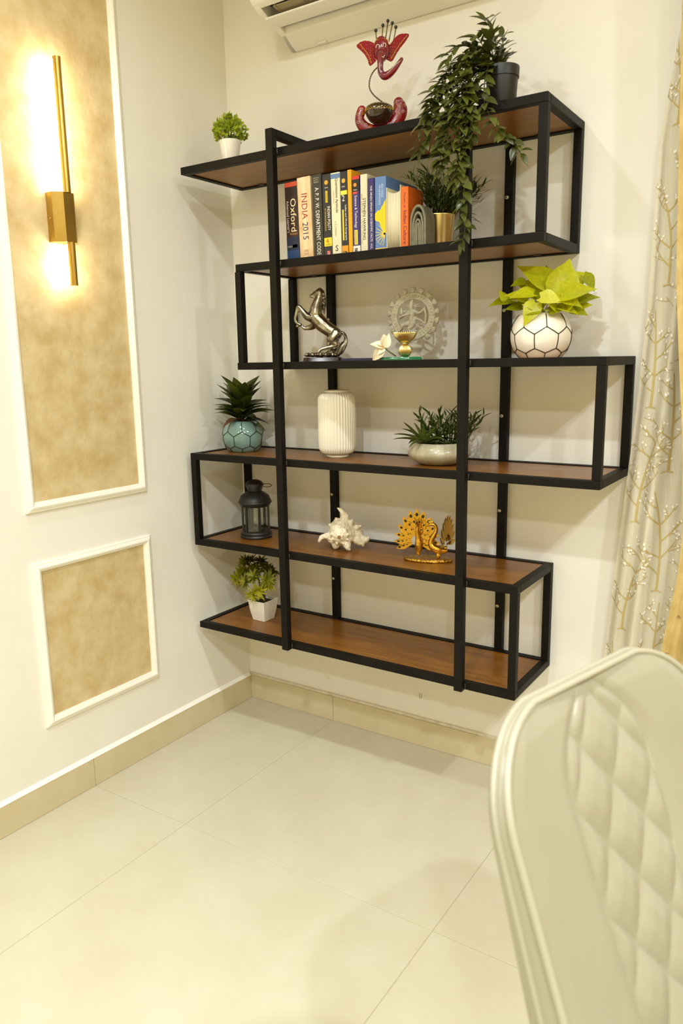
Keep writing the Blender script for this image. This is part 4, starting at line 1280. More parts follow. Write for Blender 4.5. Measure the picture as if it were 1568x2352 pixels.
# --- thin notebook lying between statue and ring figure
nb = thing('notebook', 'thin navy notebook lying flat between the two statues', 'book', (0.650, -0.14, ZS[3]), radians(4))
bbox('cover', mat('navy cover', (36, 36, 62), rough=0.4), nb, -0.062, 0.062, -0.055, 0.055, 0.0, 0.002, 0.0004)
bbox('spine', mat('navy cover', (36, 36, 62), rough=0.4), nb, -0.062, 0.062, -0.0555, -0.0532, 0.0, 0.010, 0.0004)
bbox('pages', paper_m, nb, -0.060, 0.060, -0.053, 0.053, 0.002, 0.008, 0.0004)
bbox('cover', mat('navy cover', (36, 36, 62), rough=0.4), nb, -0.062, 0.062, -0.055, 0.055, 0.008, 0.010, 0.0004)

# --- dancing deity in a flaming ring
nat = thing('ring_dancer_statue', 'grey stone dancer statue inside a flame-edged ring', 'statue', (0.795, -0.110, ZS[3]), radians(0))
stone_m = mat('grey cast stone', (178, 172, 148), rough=0.5, rgb2=(204, 198, 174), scale=70, bump=0.08, bump_scale=200)
NSX = 1 / 4.126 / 765 / 0.84; NSZ = 1 / 4.126 / 765
def nk_(cx, cy, y=0.0): return Vector(((cx - 1222) * NSX, y, (866 - cy) * NSZ))
RC = nk_(1222, 452)
def ell(cx_, rz_, n=72):
    return [(RC.x + cx_ * cos(2 * pi * i / n), 0.0, RC.z + rz_ * sin(2 * pi * i / n)) for i in range(n + 1)]
mb = MB()
RXo, RZo = 190 * NSX, 212 * NSZ
# broad flat ring with two raised rims
vs = []; fs = []; n = 72
for i in range(n):
    a = 2 * pi * i / n
    for f, y in ((0.80, -0.003), (1.0, -0.003), (1.0, 0.003), (0.80, 0.003)):
        vs.append((RC.x + RXo * f * cos(a), y, RC.z + RZo * f * sin(a)))
for i in range(n):
    for q in range(4):
        fs.append((i * 4 + q, i * 4 + (q + 1) % 4, ((i + 1) % n) * 4 + (q + 1) % 4, ((i + 1) % n) * 4 + q))
mb.add(vs, fs)
ringo = shade_auto(mb.obj('ring', stone_m, nat), 40)
for f in (0.79, 0.995):
    MB().tube([(p[0], -0.0008, p[2]) for p in ell(RXo * f, RZo * f)], 0.0036, 8).obj('ring_rim', stone_m, nat, True)
mb = MB()
for i in range(40):
    a = 2 * pi * i / 40
    mb.ball((RC.x + RXo * 0.895 * cos(a), -0.003, RC.z + RZo * 0.895 * sin(a)), 0.0026, 7, 5)
d = mb.obj('ring_beads', stone_m, ringo, True); d['kind'] = 'stuff'
for i in range(15):
    a = radians(-52) + i * radians(284) / 14
    c = Vector((RC.x + (RXo + 0.006) * cos(a), 0, RC.z + (RZo + 0.006) * sin(a)))
    d = Vector((cos(a), 0, sin(a)))
    mb = MB()
    for off_, rr in ((-0.6, 0.0034), (0.0, 0.0040), (0.6, 0.0034)):
        e = Vector((-d.z, 0, d.x)) * off_ * 0.006
        limb(mb, [tuple(c - d * 0.004) + (0.004,), tuple(c + d * 0.006 + e * 1.4) + (rr * 1.5,)], 2, 8)
    mb.obj('flame', stone_m, nat, True)
mb = MB()
def nl(pts, n=10): limb(mb, [tuple(nk_(p[0], p[1], p[3] if len(p) > 3 else -0.002)) + (p[2] * NSZ * 1.2,) for p in pts], 4, n)
nl([(1210, 372, 20), (1210, 352, 22), (1212, 330, 17), (1216, 312, 11), (1218, 300, 6)])     # head and tall crown
nl([(1212, 385, 11), (1216, 405, 20), (1220, 430, 26), (1216, 462, 20), (1212, 490, 27), (1222, 512, 26)])
nl([(1205, 505, 24), (1175, 520, 22), (1145, 530, 17, -.010), (1130, 555, 13, -.010), (1112, 580, 9, -.010), (1098, 588, 7, -.010)])   # lifted leg
nl([(1232, 515, 25), (1214, 548, 20, -.005), (1192, 565, 15, -.005), (1205, 595, 12, -.003), (1218, 620, 11), (1215, 690, 10)])          # standing leg
nl([(1196, 405, 14), (1165, 430, 12, -.006), (1135, 455, 10, -.008), (1112, 470, 8, -.008)])
nl([(1200, 402, 13), (1165, 400, 10, .002), (1135, 405, 9, .002), (1122, 385, 8, .002)])
nl([(1240, 402, 14), (1275, 425, 11), (1305, 408, 9), (1328, 380, 8)])
nl([(1238, 410, 12), (1200, 430, 10, -.010), (1150, 445, 9, -.014), (1118, 462, 8, -.014)])
nl([(1245, 470, 12), (1290, 490, 8), (1320, 515, 8), (1335, 520, 10)])                          # sash end
nl([(1225, 500, 9), (1270, 545, 7), (1310, 570, 7), (1280, 595, 9)])
for q in range(7):
    a = radians(15 + q * 25)
    nl([(1210, 372, 6), (1210 + 42 * cos(a), 370 - 36 * sin(a), 4, .002), (1210 + 88 * cos(a) * (1 if cos(a) > 0 else 0.8), 385 - 62 * sin(a), 3, .003)], 6)
nl([(1125, 420, 16), (1120, 395, 12), (1118, 375, 7)])
nl([(1330, 400, 9), (1338, 450, 7), (1334, 510, 8)])
organic('dancer', mb, 0.0011, stone_m, nat, 2)
# pedestal
MB().lathe([(0.030, 0.0), (0.032, 0.004), (0.030, 0.010), (0.020, 0.018), (0.017, 0.026), (0.026, 0.034), (0.030, 0.040), (0.026, 0.046), (0.010, 0.050)], 28, (0.002, 0, 0), sy=0.7).obj('pedestal', stone_m, nat, True)

# --- lotus cup and lily on a green base
lot = thing('lotus_candle_holder', 'gold fluted lotus cup with metal lily on green base', 'candle holder', (0.812, -0.215, ZS[3]), radians(26))
LS = 1 / 4.126 / 788
def lk(cx, cy, y=0.0): return Vector(((cx - 1140) * LS, y, (866 - cy) * LS))
green_m = mat('green glass base', (22, 96, 56), rough=0.2, rgb2=(40, 130, 84), scale=30, coat=0.4)
lgold_m = mat('pale gold metal', (238, 214, 150), rough=0.25, metal=1.0, rgb2=(220, 214, 160), scale=14)
lily_m = mat('pearl enamel petal', (236, 214, 160), rough=0.22, rgb2=(240, 234, 212), scale=40, coat=0.4)
bs = []
for i in range(36):
    a = 2 * pi * i / 36
    bs.append((0.060 * cos(a) * (1 + 0.04 * sin(5 * a)), 0.026 * sin(a) * (1 + 0.06 * sin(4 * a))))
vs = [(p[0], p[1], 0.0) for p in bs] + [(p[0], p[1], 0.008) for p in bs] + [(p[0] * .95, p[1] * .95, 0.011) for p in bs]
fs = [tuple(reversed(range(36))), tuple(72 + i for i in range(36))] + [(L_ * 36 + i, L_ * 36 + (i + 1) % 36, (L_ + 1) * 36 + (i + 1) % 36, (L_ + 1) * 36 + i) for L_ in range(2) for i in range(36)]
shade_auto(MB().add(vs, fs).obj('base', green_m, lot), 40)
cx_ = lk(1178, 0).x
MB().lathe([(0.006, 0.011), (0.012, 0.014), (0.0170, 0.022), (0.0185, 0.030), (0.0165, 0.038), (0.010, 0.044), (0.008, 0.047)], 192, (cx_, 0, 0), rib=24, amp=0.16).obj('fluted_ball', lgold_m, lot, True)
MB().lathe([(0.008, 0.0465), (0.0125, 0.048), (0.0125, 0.0505), (0.008, 0.052)], 32, (cx_, 0, 0)).obj('collar', lgold_m, lot, True)
MB().lathe(ring_pot([(0.009, 0.0515), (0.016, 0.054), (0.0260, 0.064), (0.0325, 0.076), (0.0345, 0.0815)], 0.0016), 288, (cx_, 0, 0), rib=36, amp=0.12).obj('fluted_cup', lgold_m, lot, True)
# lily
MB().tube([Vector(p) for p in catmull([lk(1090, 822, 0), lk(1060, 800, -0.004), lk(1030, 780, -0.006), lk(990, 745, -0.006)], 5)], [0.0022] * 15 + [0.003], 8).obj('lily_stem', mat('green bronze', (110, 116, 60), rough=0.35, metal=0.6), lot, True)
pet = leaf_mesh('petal', w=0.62, fold=0.35, droop=0.30, n=6, shape='lance', thick=0.02)
pet.materials.append(lily_m)
pc = lk(985, 745, -0.006)
for (ex, ey, yy, s_) in ((865, 690, -0.012, 1.0), (985, 610, 0.004, 1.0), (1030, 625, -0.012, 0.95), (870, 850, -0.010, 1.0), (905, 660, 0.012, 0.9), (930, 790, -0.022, 0.85)):
    d = lk(ex, ey, yy) - pc
    put('petal', pet, lot, aim(pc, d, Vector((0.3, -0.8, 0.5)), (d.length * 1.05, d.length * 1.05, d.length)))
MB().tube([pc, pc + Vector((-0.012, -0.010, 0.006))], [0.0014, 0.0008], 6).obj('stamen', mat('amber stamen', (214, 150, 40), rough=0.4), lot)

# ------------------------------------------------------------------ football pots
line_m = mat('black glaze line', (26, 24, 20), rough=0.3)
def football_pot(root, R, zc, ztop, zbot, glaze, phase=0.0, seg=8):
    """sphere of radius R centred at height zc, cut at zbot and ztop; returns radius function"""
    prof = []
    for i in range(25):
        z = zbot + (ztop - zbot) * i / 24
        prof.append((sqrt(max(1e-6, R * R - (z - zc) ** 2)), z - zbot))
    rim_r = prof[-1][0]
    full = [(0.0005, 0.0)] + prof + [(rim_r - 0.003, ztop - zbot + 0.001), (rim_r - 0.006, ztop - zbot - 0.002), (rim_r - 0.004, ztop - zbot - 0.02), (0.0005, ztop - zbot - 0.022)]
    MB().lathe(full, 64).obj('pot', glaze, root, True)
    H = ztop - zbot
    MB().lathe([(0.0005, H - 0.015), (rim_r - 0.004, H - 0.016)], 32).obj('soil', soil_m, root)
    def pt(th, f):
        z = zbot + H * f
        rr = sqrt(max(1e-6, R * R - (z - zc) ** 2)) + 0.0004
        return Vector((rr * cos(th), rr * sin(th), z - zbot))
    def line(th0, f0, th1, f1, k=8):
        return [pt(th0 + (th1 - th0) * i / k, f0 + (f1 - f0) * i / k) for i in range(k + 1)]
    mb = MB(); st = 2 * pi / seg
    for i in range(seg):
        a = phase + i * st
        for seg_ in ((a, 0.985, a, 0.69), (a, 0.69, a + st / 2, 0.53), (a + st / 2, 0.53, a + st, 0.69), (a + st / 2, 0.53, a + st / 2, 0.22), (a + st / 2, 0.22, a, 0.12), (a + st / 2, 0.22, a + st, 0.12), (a, 0.12, a, 0.005)):
            mb.tube(line(*seg_), 0.0013, 5)
    o = mb.obj('painted_line', line_m, root, True); o['kind'] = 'stuff'
    return rim_r, H

wb = thing('white_football_pot', 'yellow-green pothos in white football pattern pot', 'potted plant', (1.212, -0.170, ZS[3]))
rim_r, H = football_pot(wb, 0.0795, 0.060, 0.116, 0.0, mat('white glaze', (240, 232, 216), rough=0.1, coat=0.6), phase=radians(255))
ph_m = [leafmat('pothos leaf a', (206, 204, 30), (184, 186, 22), 12, 0.32, 0.35), leafmat('pothos leaf b', (168, 172, 20), (134, 142, 16), 12, 0.32, 0.35), leafmat('pothos leaf c', (226, 224, 96), (212, 208, 52), 12, 0.3, 0.35)]
pot_leaf = []
for m_ in ph_m:
    for fd, dr in ((0.22, 0.15), (0.10, 0.35)):
        me = leaf_mesh('leaf', w=0.66, fold=fd, droop=dr, n=6, shape='heart'); me.materials.append(m_); pot_leaf.append(me)
stem_y = mat('pothos stalk', (190, 190, 60), rough=0.5)
rightv = Vector((0.88, 0.47, 0)); inv = Vector((-0.47, 0.88, 0))
def wk(px, py, dep=0.0):
    """design plane through the pot: px,py in the photo's units about the rim centre"""
    return rightv * ((px - 1240) / 862.0) + Vector((0, 0, 1)) * ((722 - py) / 862.0 + H - 0.001) + inv * dep
# leaf: base, tip, depth base, depth tip, mesh, size factor, up hint
P_ = [((1255, 668), (1188, 604), -0.02, 0.01, 0), ((1270, 690), (1303, 597), -0.03, 0.0, 0), ((1290, 665), (1350, 625), 0.01, 0.02, 0), ((1262, 690), (1352, 662), -0.05, -0.045, 0), ((1330, 640), (1358, 672), 0.0, -0.01, 2),
      ((1228, 690), (1272, 697), -0.065, -0.085, 4), ((1300, 700), (1362, 682), -0.02, -0.03, 2), ((1215, 680), (1163, 682), -0.04, -0.05, 0), ((1200, 650), (1168, 655), 0.0, 0.0, 2), ((1218, 700), (1192, 742), -0.06, -0.082, 1),
      ((1290, 712), (1335, 725), -0.05, -0.06, 2), ((1160, 690), (1150, 662), 0.02, 0.02, 1), ((1175, 688), (1122, 686), 0.02, 0.02, 3), ((1240, 660), (1205, 632), 0.03, 0.05, 3), ((1260, 640), (1258, 607), 0.05, 0.06, 2),
      ((1285, 715), (1300, 690), -0.06, -0.075, 1), ((1250, 718), (1280, 708), -0.06, -0.075, 3), ((1215, 712), (1190, 700), -0.05, -0.06, 0), ((1275, 690), (1320, 700), -0.06, -0.075, 1), ((1240, 700), (1215, 672), -0.03, -0.04, 2), ((1245, 690), (1250, 650), -0.02, -0.03, 1), ((1200, 700), (1178, 676), -0.01, 0.0, 2), ((1300, 690), (1335, 650), 0.03, 0.04, 3), ((1205, 690), (1160, 668), -0.02, -0.03, 1), ((1225, 712), (1196, 722), -0.06, -0.07, 2), ((1262, 715), (1242, 692), -0.065, -0.08, 1), ((1310, 712), (1345, 702), -0.03, -0.04, 0), ((1230, 668), (1185, 640), 0.0, 0.02, 1), ((1285, 660), (1318, 620), 0.03, 0.05, 2), ((1270, 712), (1310, 722), -0.06, -0.075, 0), ((1195, 705), (1158, 700), 0.0, 0.0, 3), ((1310, 690), (1345, 690), 0.02, 0.02, 3), ((1235, 680), (1222, 640), 0.02, 0.03, 0), ((1275, 680), (1282, 640), 0.02, 0.02, 1)]
r = random.Random(9)
for k, (b_, t_, d0, d1, mi) in enumerate(P_):
    B, T_ = wk(b_[0], b_[1], d0), wk(t_[0], t_[1], d1)
    L_ = (T_ - B).length
    mx = aim(B, T_ - B, Vector((0, 0, 0.75)) - inv * 0.6 + rightv * r.uniform(-.4, .4), (L_ * (1.15 if L_ > 0.06 else 1.5), L_, L_))
    lf = put('leaf', pot_leaf[mi], wb, mx)
    root_p = Vector((r.uniform(-.03, .03), r.uniform(-.03, .03), H - 0.02))
    mid = root_p.lerp(B, 0.6) + Vector((0, 0, 0.012))
    MB().tube([Vector(p) for p in catmull([root_p, mid, B], 4)], 0.0013, 5).obj('stalk', stem_y, wb, True)

tb = thing('teal_football_pot', 'spiky dark green dracaena in teal football pattern pot', 'potted plant', (0.139, -0.148, ZS[4]))
rim_r, H = football_pot(tb, 0.0725, 0.052, 0.106, 0.0, mat('teal glaze', (128, 158, 148), rough=0.12, coat=0.6, rgb2=(114, 146, 140), scale=8), phase=radians(262))
dr_m = [leafmat('dracaena leaf a', (58, 68, 12), (86, 96, 22), 18, 0.35, 0.15), leafmat('dracaena leaf b', (40, 50, 10), (60, 70, 15), 18, 0.35, 0.15)]
dleaf = []
for m_ in dr_m:
    for fd, dp in ((0.25, 0.10), (0.2, 0.38)):
        me = leaf_mesh('leaf', w=0.42, fold=fd, droop=dp, n=6); me.materials.append(m_); dleaf.append(me)
dry_m = leaf_mesh('leaf', w=0.35, fold=0.3, droop=0.4, n=6); dry_m.materials.append(leafmat('dry leaf', (112, 74, 40), (84, 56, 30), 30, 0.7, 0.1))
r = random.Random(14)
MB().tube([(0, 0, H - 0.02), (0.003, 0, H + 0.06), (0.0, 0, H + 0.11)], [0.007, 0.006, 0.004], 8).obj('stem', mat('dracaena stem', (84, 84, 40), rough=0.7), tb, True)
for k in range(46):
    f = k / 45
    a = k * 2.39996
    zb_ = H - 0.004 + 0.075 * f
    tilt = 0.45 + 1.7 * f + r.uniform(-.45, .45)
    d = Vector((cos(a), sin(a), tilt * 0.75)).normalized()
    L_ = (0.100 + 0.006 * f) * r.uniform(0.85, 1.12)
    base = Vector((0.005 * cos(a), 0.005 * sin(a), zb_))
    tipx = 0.139 + base.x + d.x * L_; tipy = -0.148 + base.y + d.y * L_
    if tipx < 0.035: d = Vector((d.x * 0.8, d.y, d.z + 0.2)).normalized()
    put('leaf', dleaf[(k % 2) * 2 + (1 if f < 0.6 else 0)] if not (k in (2, 9)) else dry_m, tb, aim(base, d, Vector((0, 0, 1)) + Vector((r.uniform(-.3, .3), r.uniform(-.3, .3), 0)), (L_, L_, L_)))

# ------------------------------------------------------------------ white ribbed vase
vz = thing('ribbed_vase', 'white ribbed ceramic vase on the fourth shelf', 'vase', (0.533, -0.140, ZS[4]))
prof = [(0.036, 0.0), (0.037, 0.004), (0.0365, 0.008), (0.050, 0.014), (0.0570, 0.024), (0.0595, 0.040), (0.0600, 0.11), (0.0595, 0.178), (0.0570, 0.194), (0.050, 0.2045), (0.0405, 0.2085)]
vm = mat('vase ceramic', (240, 234, 214), rough=0.22, coat=0.3)
MB().lathe([(0.0005, 0.0)] + prof[:3], 64).obj('foot', vm, vz, True)
body = prof[3:]
dense = [tuple(p) for p in catmull(body, 4)]
MB().lathe([(0.034, 0.0085)] + dense, 400, rib=40, amp=0.08).obj('body', vm, vz, True)
MB().lathe([(0.0400, 0.206), (0.0405, 0.2135), (0.0390, 0.2155), (0.0370, 0.2145), (0.0370, 0.18), (0.0005, 0.178)], 64).obj('lip', vm, vz, True)

# ------------------------------------------------------------------ grey bowl planter
bw = thing('bowl_planter', 'low grey stoneware bowl planted with aloe and succulents', 'potted plant', (0.905, -0.150, ZS[4]))
bw_m = mat('grey stoneware', (190, 182, 156), rough=0.3, rgb2=(166, 158, 130), scale=26, coat=0.2)
MB().lathe([(0.0005, 0.0), (0.052, 0.0), (0.060, 0.002), (0.082, 0.014), (0.0935, 0.028), (0.0940, 0.038), (0.0860, 0.052), (0.0745, 0.0625), (0.0715, 0.0645), (0.0690, 0.0630), (0.078, 0.050), (0.0005, 0.046)], 64).obj('bowl', bw_m, bw, True)
MB().lathe([(0.0005, 0.056), (0.0725, 0.054)], 32).obj('soil', soil_m, bw)
al_m = leafmat('aloe leaf', (96, 110, 38), (66, 84, 28), 16, 0.35, 0.1)
su_m = leafmat('needle plant', (70, 88, 26), (48, 66, 18), 16, 0.4, 0.1)
sd_m = leafmat('dark rosette', (44, 60, 26), (66, 84, 36), 16, 0.4, 0.1)
am = leaf_mesh('leaf', w=0.22, fold=0.5, droop=0.55, n=8, shape='strap', thick=0.02); am.materials.append(al_m)
am2 = leaf_mesh('leaf', w=0.24, fold=0.5, droop=0.15, n=8, shape='strap', thick=0.02); am2.materials.append(al_m)
nm = leaf_mesh('leaf', w=0.20, fold=0.3, droop=0.12, n=4, shape='lance'); nm.materials.append(su_m)
r = random.Random(6)
ac_ = Vector((-0.030, -0.040, 0.058))
for k in range(17):
    a = k * 2.39996; f = k / 16
    d = Vector((cos(a), sin(a) * 0.9, 0.35 + 1.7 * f)).normalized()
    L_ = (0.098 - 0.020 * f) * r.uniform(0.9, 1.1)
    put('leaf', am if f < 0.6 else am2, bw, aim(ac_ + Vector((0.004 * cos(a), 0.004 * sin(a), 0)), d, (0, 0, 1), L_))
for k in range(22):
    a = k * 2.39996; rr = 0.046 * sqrt((k + .5) / 22)
    base = Vector((0.026 + rr * cos(a) * 1.0, 0.012 + rr * sin(a) * 0.8, 0.056))
    e = base + Vector((rr * cos(a) * 1.5 + r.uniform(-.01, .01), rr * sin(a) * 0.7 - 0.004, r.uniform(0.062, 0.098)))
    mb = MB().tube([base, base.lerp(e, 0.5) + Vector((0, 0, 0.004)), e], [0.0022, 0.0018, 0.0010], 5)
    so = mb.obj('succulent_stem', su_m, bw, True)
    d0 = (e - base).normalized()
    for q in range(9):
        f = 0.3 + 0.7 * q / 8
        aa = q * 2.4 + k
        dd = (d0 * 1.0 + Vector((cos(aa), sin(aa), 0.2)) * 0.85).normalized()
        put('leaf', nm, so, aim(base.lerp(e, f), dd, d0, r.uniform(0.026, 0.040)))
mb = MB(); rl = leaf_mesh('rosette_leaf', w=0.6, fold=0.3, droop=-0.2, n=3)
for (cx, cy) in ((0.045, -0.040), (0.02, -0.05), (0.058, -0.01), (0.0, -0.02), (-0.045, 0.02), (0.03, -0.02)):
    for q in range(14):
        aa = q * 2.4
        leaf_into(mb, rl, aim((cx, cy, 0.058), Vector((cos(aa), sin(aa), 0.3 + q * 0.12)).normalized(), (0, 0, 1), 0.022 - 0.0006 * q))
o = mb.obj('rosette', sd_m, bw, True); o['kind'] = 'stuff'
mb = MB()
for q in range(26):
    a = r.uniform(0, 2 * pi); rr = 0.066 * sqrt(r.random())
    mb.ball((rr * cos(a), rr * sin(a), 0.058), r.uniform(0.003, 0.005), 7, 5, sz=0.7)
o = mb.obj('pebbles', mat('white pebble', (222, 210, 180), rough=0.6, rgb2=(176, 140, 96), scale=50), bw, True); o['kind'] = 'stuff'

# ------------------------------------------------------------------ black lantern
ln = thing('black_lantern', 'black metal lantern with domed lid on fifth shelf', 'lantern', (0.192, -0.160, ZS[5]), radians(12))
lan_m = mat('black lantern metal', (32, 31, 27), rough=0.4)
gl = bpy.data.materials.new('lantern glass'); gl.use_nodes = True
nt_ = gl.node_tree; nt_.nodes.remove(nt_.nodes['Principled BSDF'])
tp_ = nt_.nodes.new('ShaderNodeBsdfTransparent'); tp_.inputs[0].default_value = (0.93, 0.94, 0.9, 1)
gs_ = nt_.nodes.new('ShaderNodeBsdfGlossy'); gs_.inputs['Roughness'].default_value = 0.02
mx_ = nt_.nodes.new('ShaderNodeMixShader'); mx_.inputs[0].default_value = 0.05
nt_.links.new(tp_.outputs[0], mx_.inputs[1]); nt_.links.new(gs_.outputs[0], mx_.inputs[2]); nt_.links.new(mx_.outputs[0], nt_.nodes['Material Output'].inputs['Surface'])
MB().lathe([(0.0005, 0.0), (0.054, 0.0), (0.0565, 0.003), (0.0560, 0.008), (0.0520, 0.011), (0.0550, 0.014), (0.0550, 0.020), (0.0500, 0.024), (0.0005, 0.024)], 48).obj('base', lan_m, ln, True)
for i in range(6):
    a = i * pi / 3 + 0.25
    p = Vector((0.0465 * cos(a), 0.0465 * sin(a), 0))
    mtx = Matrix.Translation(p) @ Matrix.Rotation(a, 4, 'Z')
    MB().box(-0.003, 0.003, -0.0042, 0.0042, 0.022, 0.116, mtx).obj('post', lan_m, ln)
    a2 = (i + 1) * pi / 3 + 0.25
    q = Vector((0.0465 * cos(a2), 0.0465 * sin(a2), 0))
    MB().add([p + Vector((0, 0, .024)), q + Vector((0, 0, .024)), q + Vector((0, 0, .114)), p + Vector((0, 0, .114)),
              p * .975 + Vector((0, 0, .024)), q * .975 + Vector((0, 0, .024)), q * .975 + Vector((0, 0, .114)), p * .975 + Vector((0, 0, .114))],
             [(0, 1, 2, 3), (7, 6, 5, 4), (0, 4, 5, 1), (1, 5, 6, 2), (2, 6, 7, 3), (3, 7, 4, 0)]).obj('glass_pane', gl, ln)
MB().lathe([(0.0005, 0.024), (0.012, 0.024), (0.013, 0.034), (0.0005, 0.034)], 20).obj('candle_cup', lan_m, ln, True)
MB().lathe([(0.0490, 0.112), (0.0520, 0.114), (0.0535, 0.120), (0.0585, 0.124), (0.0595, 0.128), (0.0570, 0.131), (0.0540, 0.138), (0.0460, 0.152), (0.0330, 0.161), (0.0260, 0.164), (0.0005, 0.164)], 48).obj('dome_lid', lan_m, ln, True)
MB().lathe([(0.0240, 0.163), (0.0250, 0.168), (0.0310, 0.184), (0.0330, 0.190), (0.0310, 0.193), (0.0240, 0.200), (0.012, 0.205), (0.0005, 0.2065)], 40).obj('chimney_cap', lan_m, ln, True)
for i in range(6):
    a = i * pi / 3 + 0.5
    mtx = Matrix.Translation((0.0485 * cos(a), 0.0485 * sin(a), 0.148)) @ Matrix.Rotation(a, 4, 'Z') @ Matrix.Rotation(radians(55), 4, 'Y')
    MB().lathe([(1e-6, 0.0012), (0.0035, 0.001), (0.0042, 0.0)], 12, mtx=mtx).obj('vent_boss', lan_m, ln, True)
MB().tube([Vector(p) for p in catmull([(0.028, 0.006, 0.190), (0.050, 0.010, 0.191), (0.064, 0.008, 0.186), (0.052, -0.004, 0.182), (0.030, -0.008, 0.186)], 6)], 0.0012, 6).obj('handle', lan_m, ln, True)

# ------------------------------------------------------------------ conch shell
sh = thing('conch_shell', 'spiky white conch seashell on the fifth shelf', 'seashell', (0.566, -0.160, ZS[5] + 0.006), radians(28))
shell_m = mat('shell', (232, 222, 194), rough=0.5, rgb2=(208, 192, 152), scale=34, bump=0.25, bump_scale=90, lo=0.45, hi=0.75)
SS = 1 / 3.92 / 712
def sk(cx, cy, y=0.0): return Vector(((cx - 325) * SS, y, (498 - cy) * SS))
mb = MB()
def sl(pts, n=12): limb(mb, [tuple(sk(p[0], p[1], p[3] if len(p) > 3 else 0.0)) + (p[2] * SS,) for p in pts], 5, n)
sl([(300, 348, 122, 0.0), (330, 370, 128, 0.012), (380, 380, 112, 0.025), (420, 400, 86, 0.03)])
sl([(290, 350, 92, -0.020), (300, 362, 84, -0.028)])
sl([(296, 362, 52, -0.040), (298, 364, 34, -0.048)])
sl([(320, 280, 60, 0), (335, 215, 40, 0), (318, 170, 24, -.004), (290, 140, 15, -.006), (272, 130, 8, -.006)])
sl([(230, 410, 62, -.004), (170, 385, 34, -.010), (130, 395, 24, -.012), (108, 420, 18, -.014), (100, 442, 10, -.014)])
sl([(430, 370, 62, .008), (480, 410, 40, .004), (520, 430, 30, 0), (548, 412, 18, 0), (556, 402, 10, 0)])
sl([(450, 430, 48, 0), (490, 458, 30, -.008), (500, 470, 16, -.01)])
sl([(345, 430, 46, -.026), (362, 465, 32, -.034), (370, 490, 18, -.036), (385, 494, 10, -.034)])
sl([(250, 470, 40, -.01), (262, 484, 20, -.012)])
for a, rr, l in ((2.6, 112, 30), (2.0, 118, 26), (0.9, 118, 26), (0.35, 140, 34), (3.3, 100, 22)):
    sl([(315 + rr * cos(a), 355 - rr * sin(a), 30, -.004), (315 + (rr + l) * cos(a), 355 - (rr + l) * sin(a), 12, -.006)])
for q in range(9):
    a = q * 2 * pi / 9
    sl([(298 + 62 * cos(a), 362 - 56 * sin(a), 20, -0.036), (298 + 84 * cos(a + .2), 362 - 78 * sin(a + .2), 10, -0.044)], 8)
for q in range(6):
    a = q * 2 * pi / 6 + .3
    sl([(298 + 26 * cos(a), 363 - 26 * sin(a), 12, -0.050), (298 + 34 * cos(a), 363 - 34 * sin(a), 6, -0.055)], 8)
organic('shell', mb, 0.0017, shell_m, sh, 3, noise=(0.0022, 70))
mb = MB().lathe([(1e-6, 0.0), (0.004, 0.0006), (0.0055, 0.0)], 14, mtx=Matrix.Translation(sk(298, 364, -0.0605)) @ Matrix.Rotation(radians(90), 4, 'X'))
mb.obj('spire_hollow', mat('shell hollow', (140, 104, 60), rough=0.8), sh, True)

# ------------------------------------------------------------------ gold peacock pair
pk = thing('peacock_figurine', 'gold metal peacock pair on an oval base', 'figurine', (0.872, -0.155, ZS[5]), radians(18))
pkm = mat('antique gold', (232, 186, 74), rough=0.27, metal=1.0, rgb2=(184, 132, 36), scale=45, lo=0.4, hi=0.7)
eye_m = mat('black enamel eye', (22, 18, 12), rough=0.3)
PS = 1 / 3.92 / 772
def pk_(cx, cy, y=0.0): return Vector(((cx - 1115) * PS, y, (590 - cy) * PS + 0.008))
bs = []
for i in range(48):
    a = 2 * pi * i / 48
    w_ = 1 + 0.035 * abs(sin(i * pi / 4))
    bs.append((0.0745 * cos(a) * w_, 0.036 * sin(a) * w_))
vs = []; fs = []
for s_, z_ in ((0.96, 0.0), (1.0, 0.002), (1.0, 0.006), (0.93, 0.009), (0.80, 0.0095)):
    vs += [(p[0] * s_, p[1] * s_, z_) for p in bs]
fs = [tuple(reversed(range(48))), tuple(4 * 48 + i for i in range(48))] + [(L_ * 48 + i, L_ * 48 + (i + 1) % 48, (L_ + 1) * 48 + (i + 1) % 48, (L_ + 1) * 48 + i) for L_ in range(4) for i in range(48)]
MB().add(vs, fs).obj('base', mat('hammered gold', (222, 178, 74), rough=0.3, metal=1.0, rgb2=(160, 118, 36), scale=120, bump=0.6, bump_scale=160), pk, True)
mb = MB()
def pl_(pts, n=12): limb(mb, [tuple(pk_(p[0], p[1], p[3] if len(p) > 3 else 0.0)) + (p[2] * PS,) for p in pts], 5, n)
pl_([(1028, 545, 22, -.006), (1026, 515, 16, -.006)]); pl_([(1030, 505, 34, -.006), (1034, 455, 38, -.008), (1026, 395, 27, -.008), (1020, 330, 18, -.010), (1026, 285, 16, -.013), (1026, 262, 17, -.016), (1018, 250, 12, -.022), (1020, 272, 5, -.032)])
pl_([(1024, 246, 5, -.016), (1022, 222, 3, -.016)], 6); pl_([(1030, 246, 5, -.016), (1038, 222, 3, -.016)], 6)
organic('peacock', mb, 0.0012, pkm, pk, 3)
mb = MB()
pl_([(1215, 565, 24, -.004), (1215, 540, 18, -.004)])
pl_([(1275, 515, 26, 0), (1230, 510, 40, 0), (1175, 492, 40, 0), (1148, 458, 32, 0), (1150, 415, 25, 0), (1172, 370, 20, 0), (1192, 325, 17, 0), (1186, 285, 16, 0), (1162, 268, 18, 0), (1138, 270, 14, 0), (1108, 288, 6, 0)])
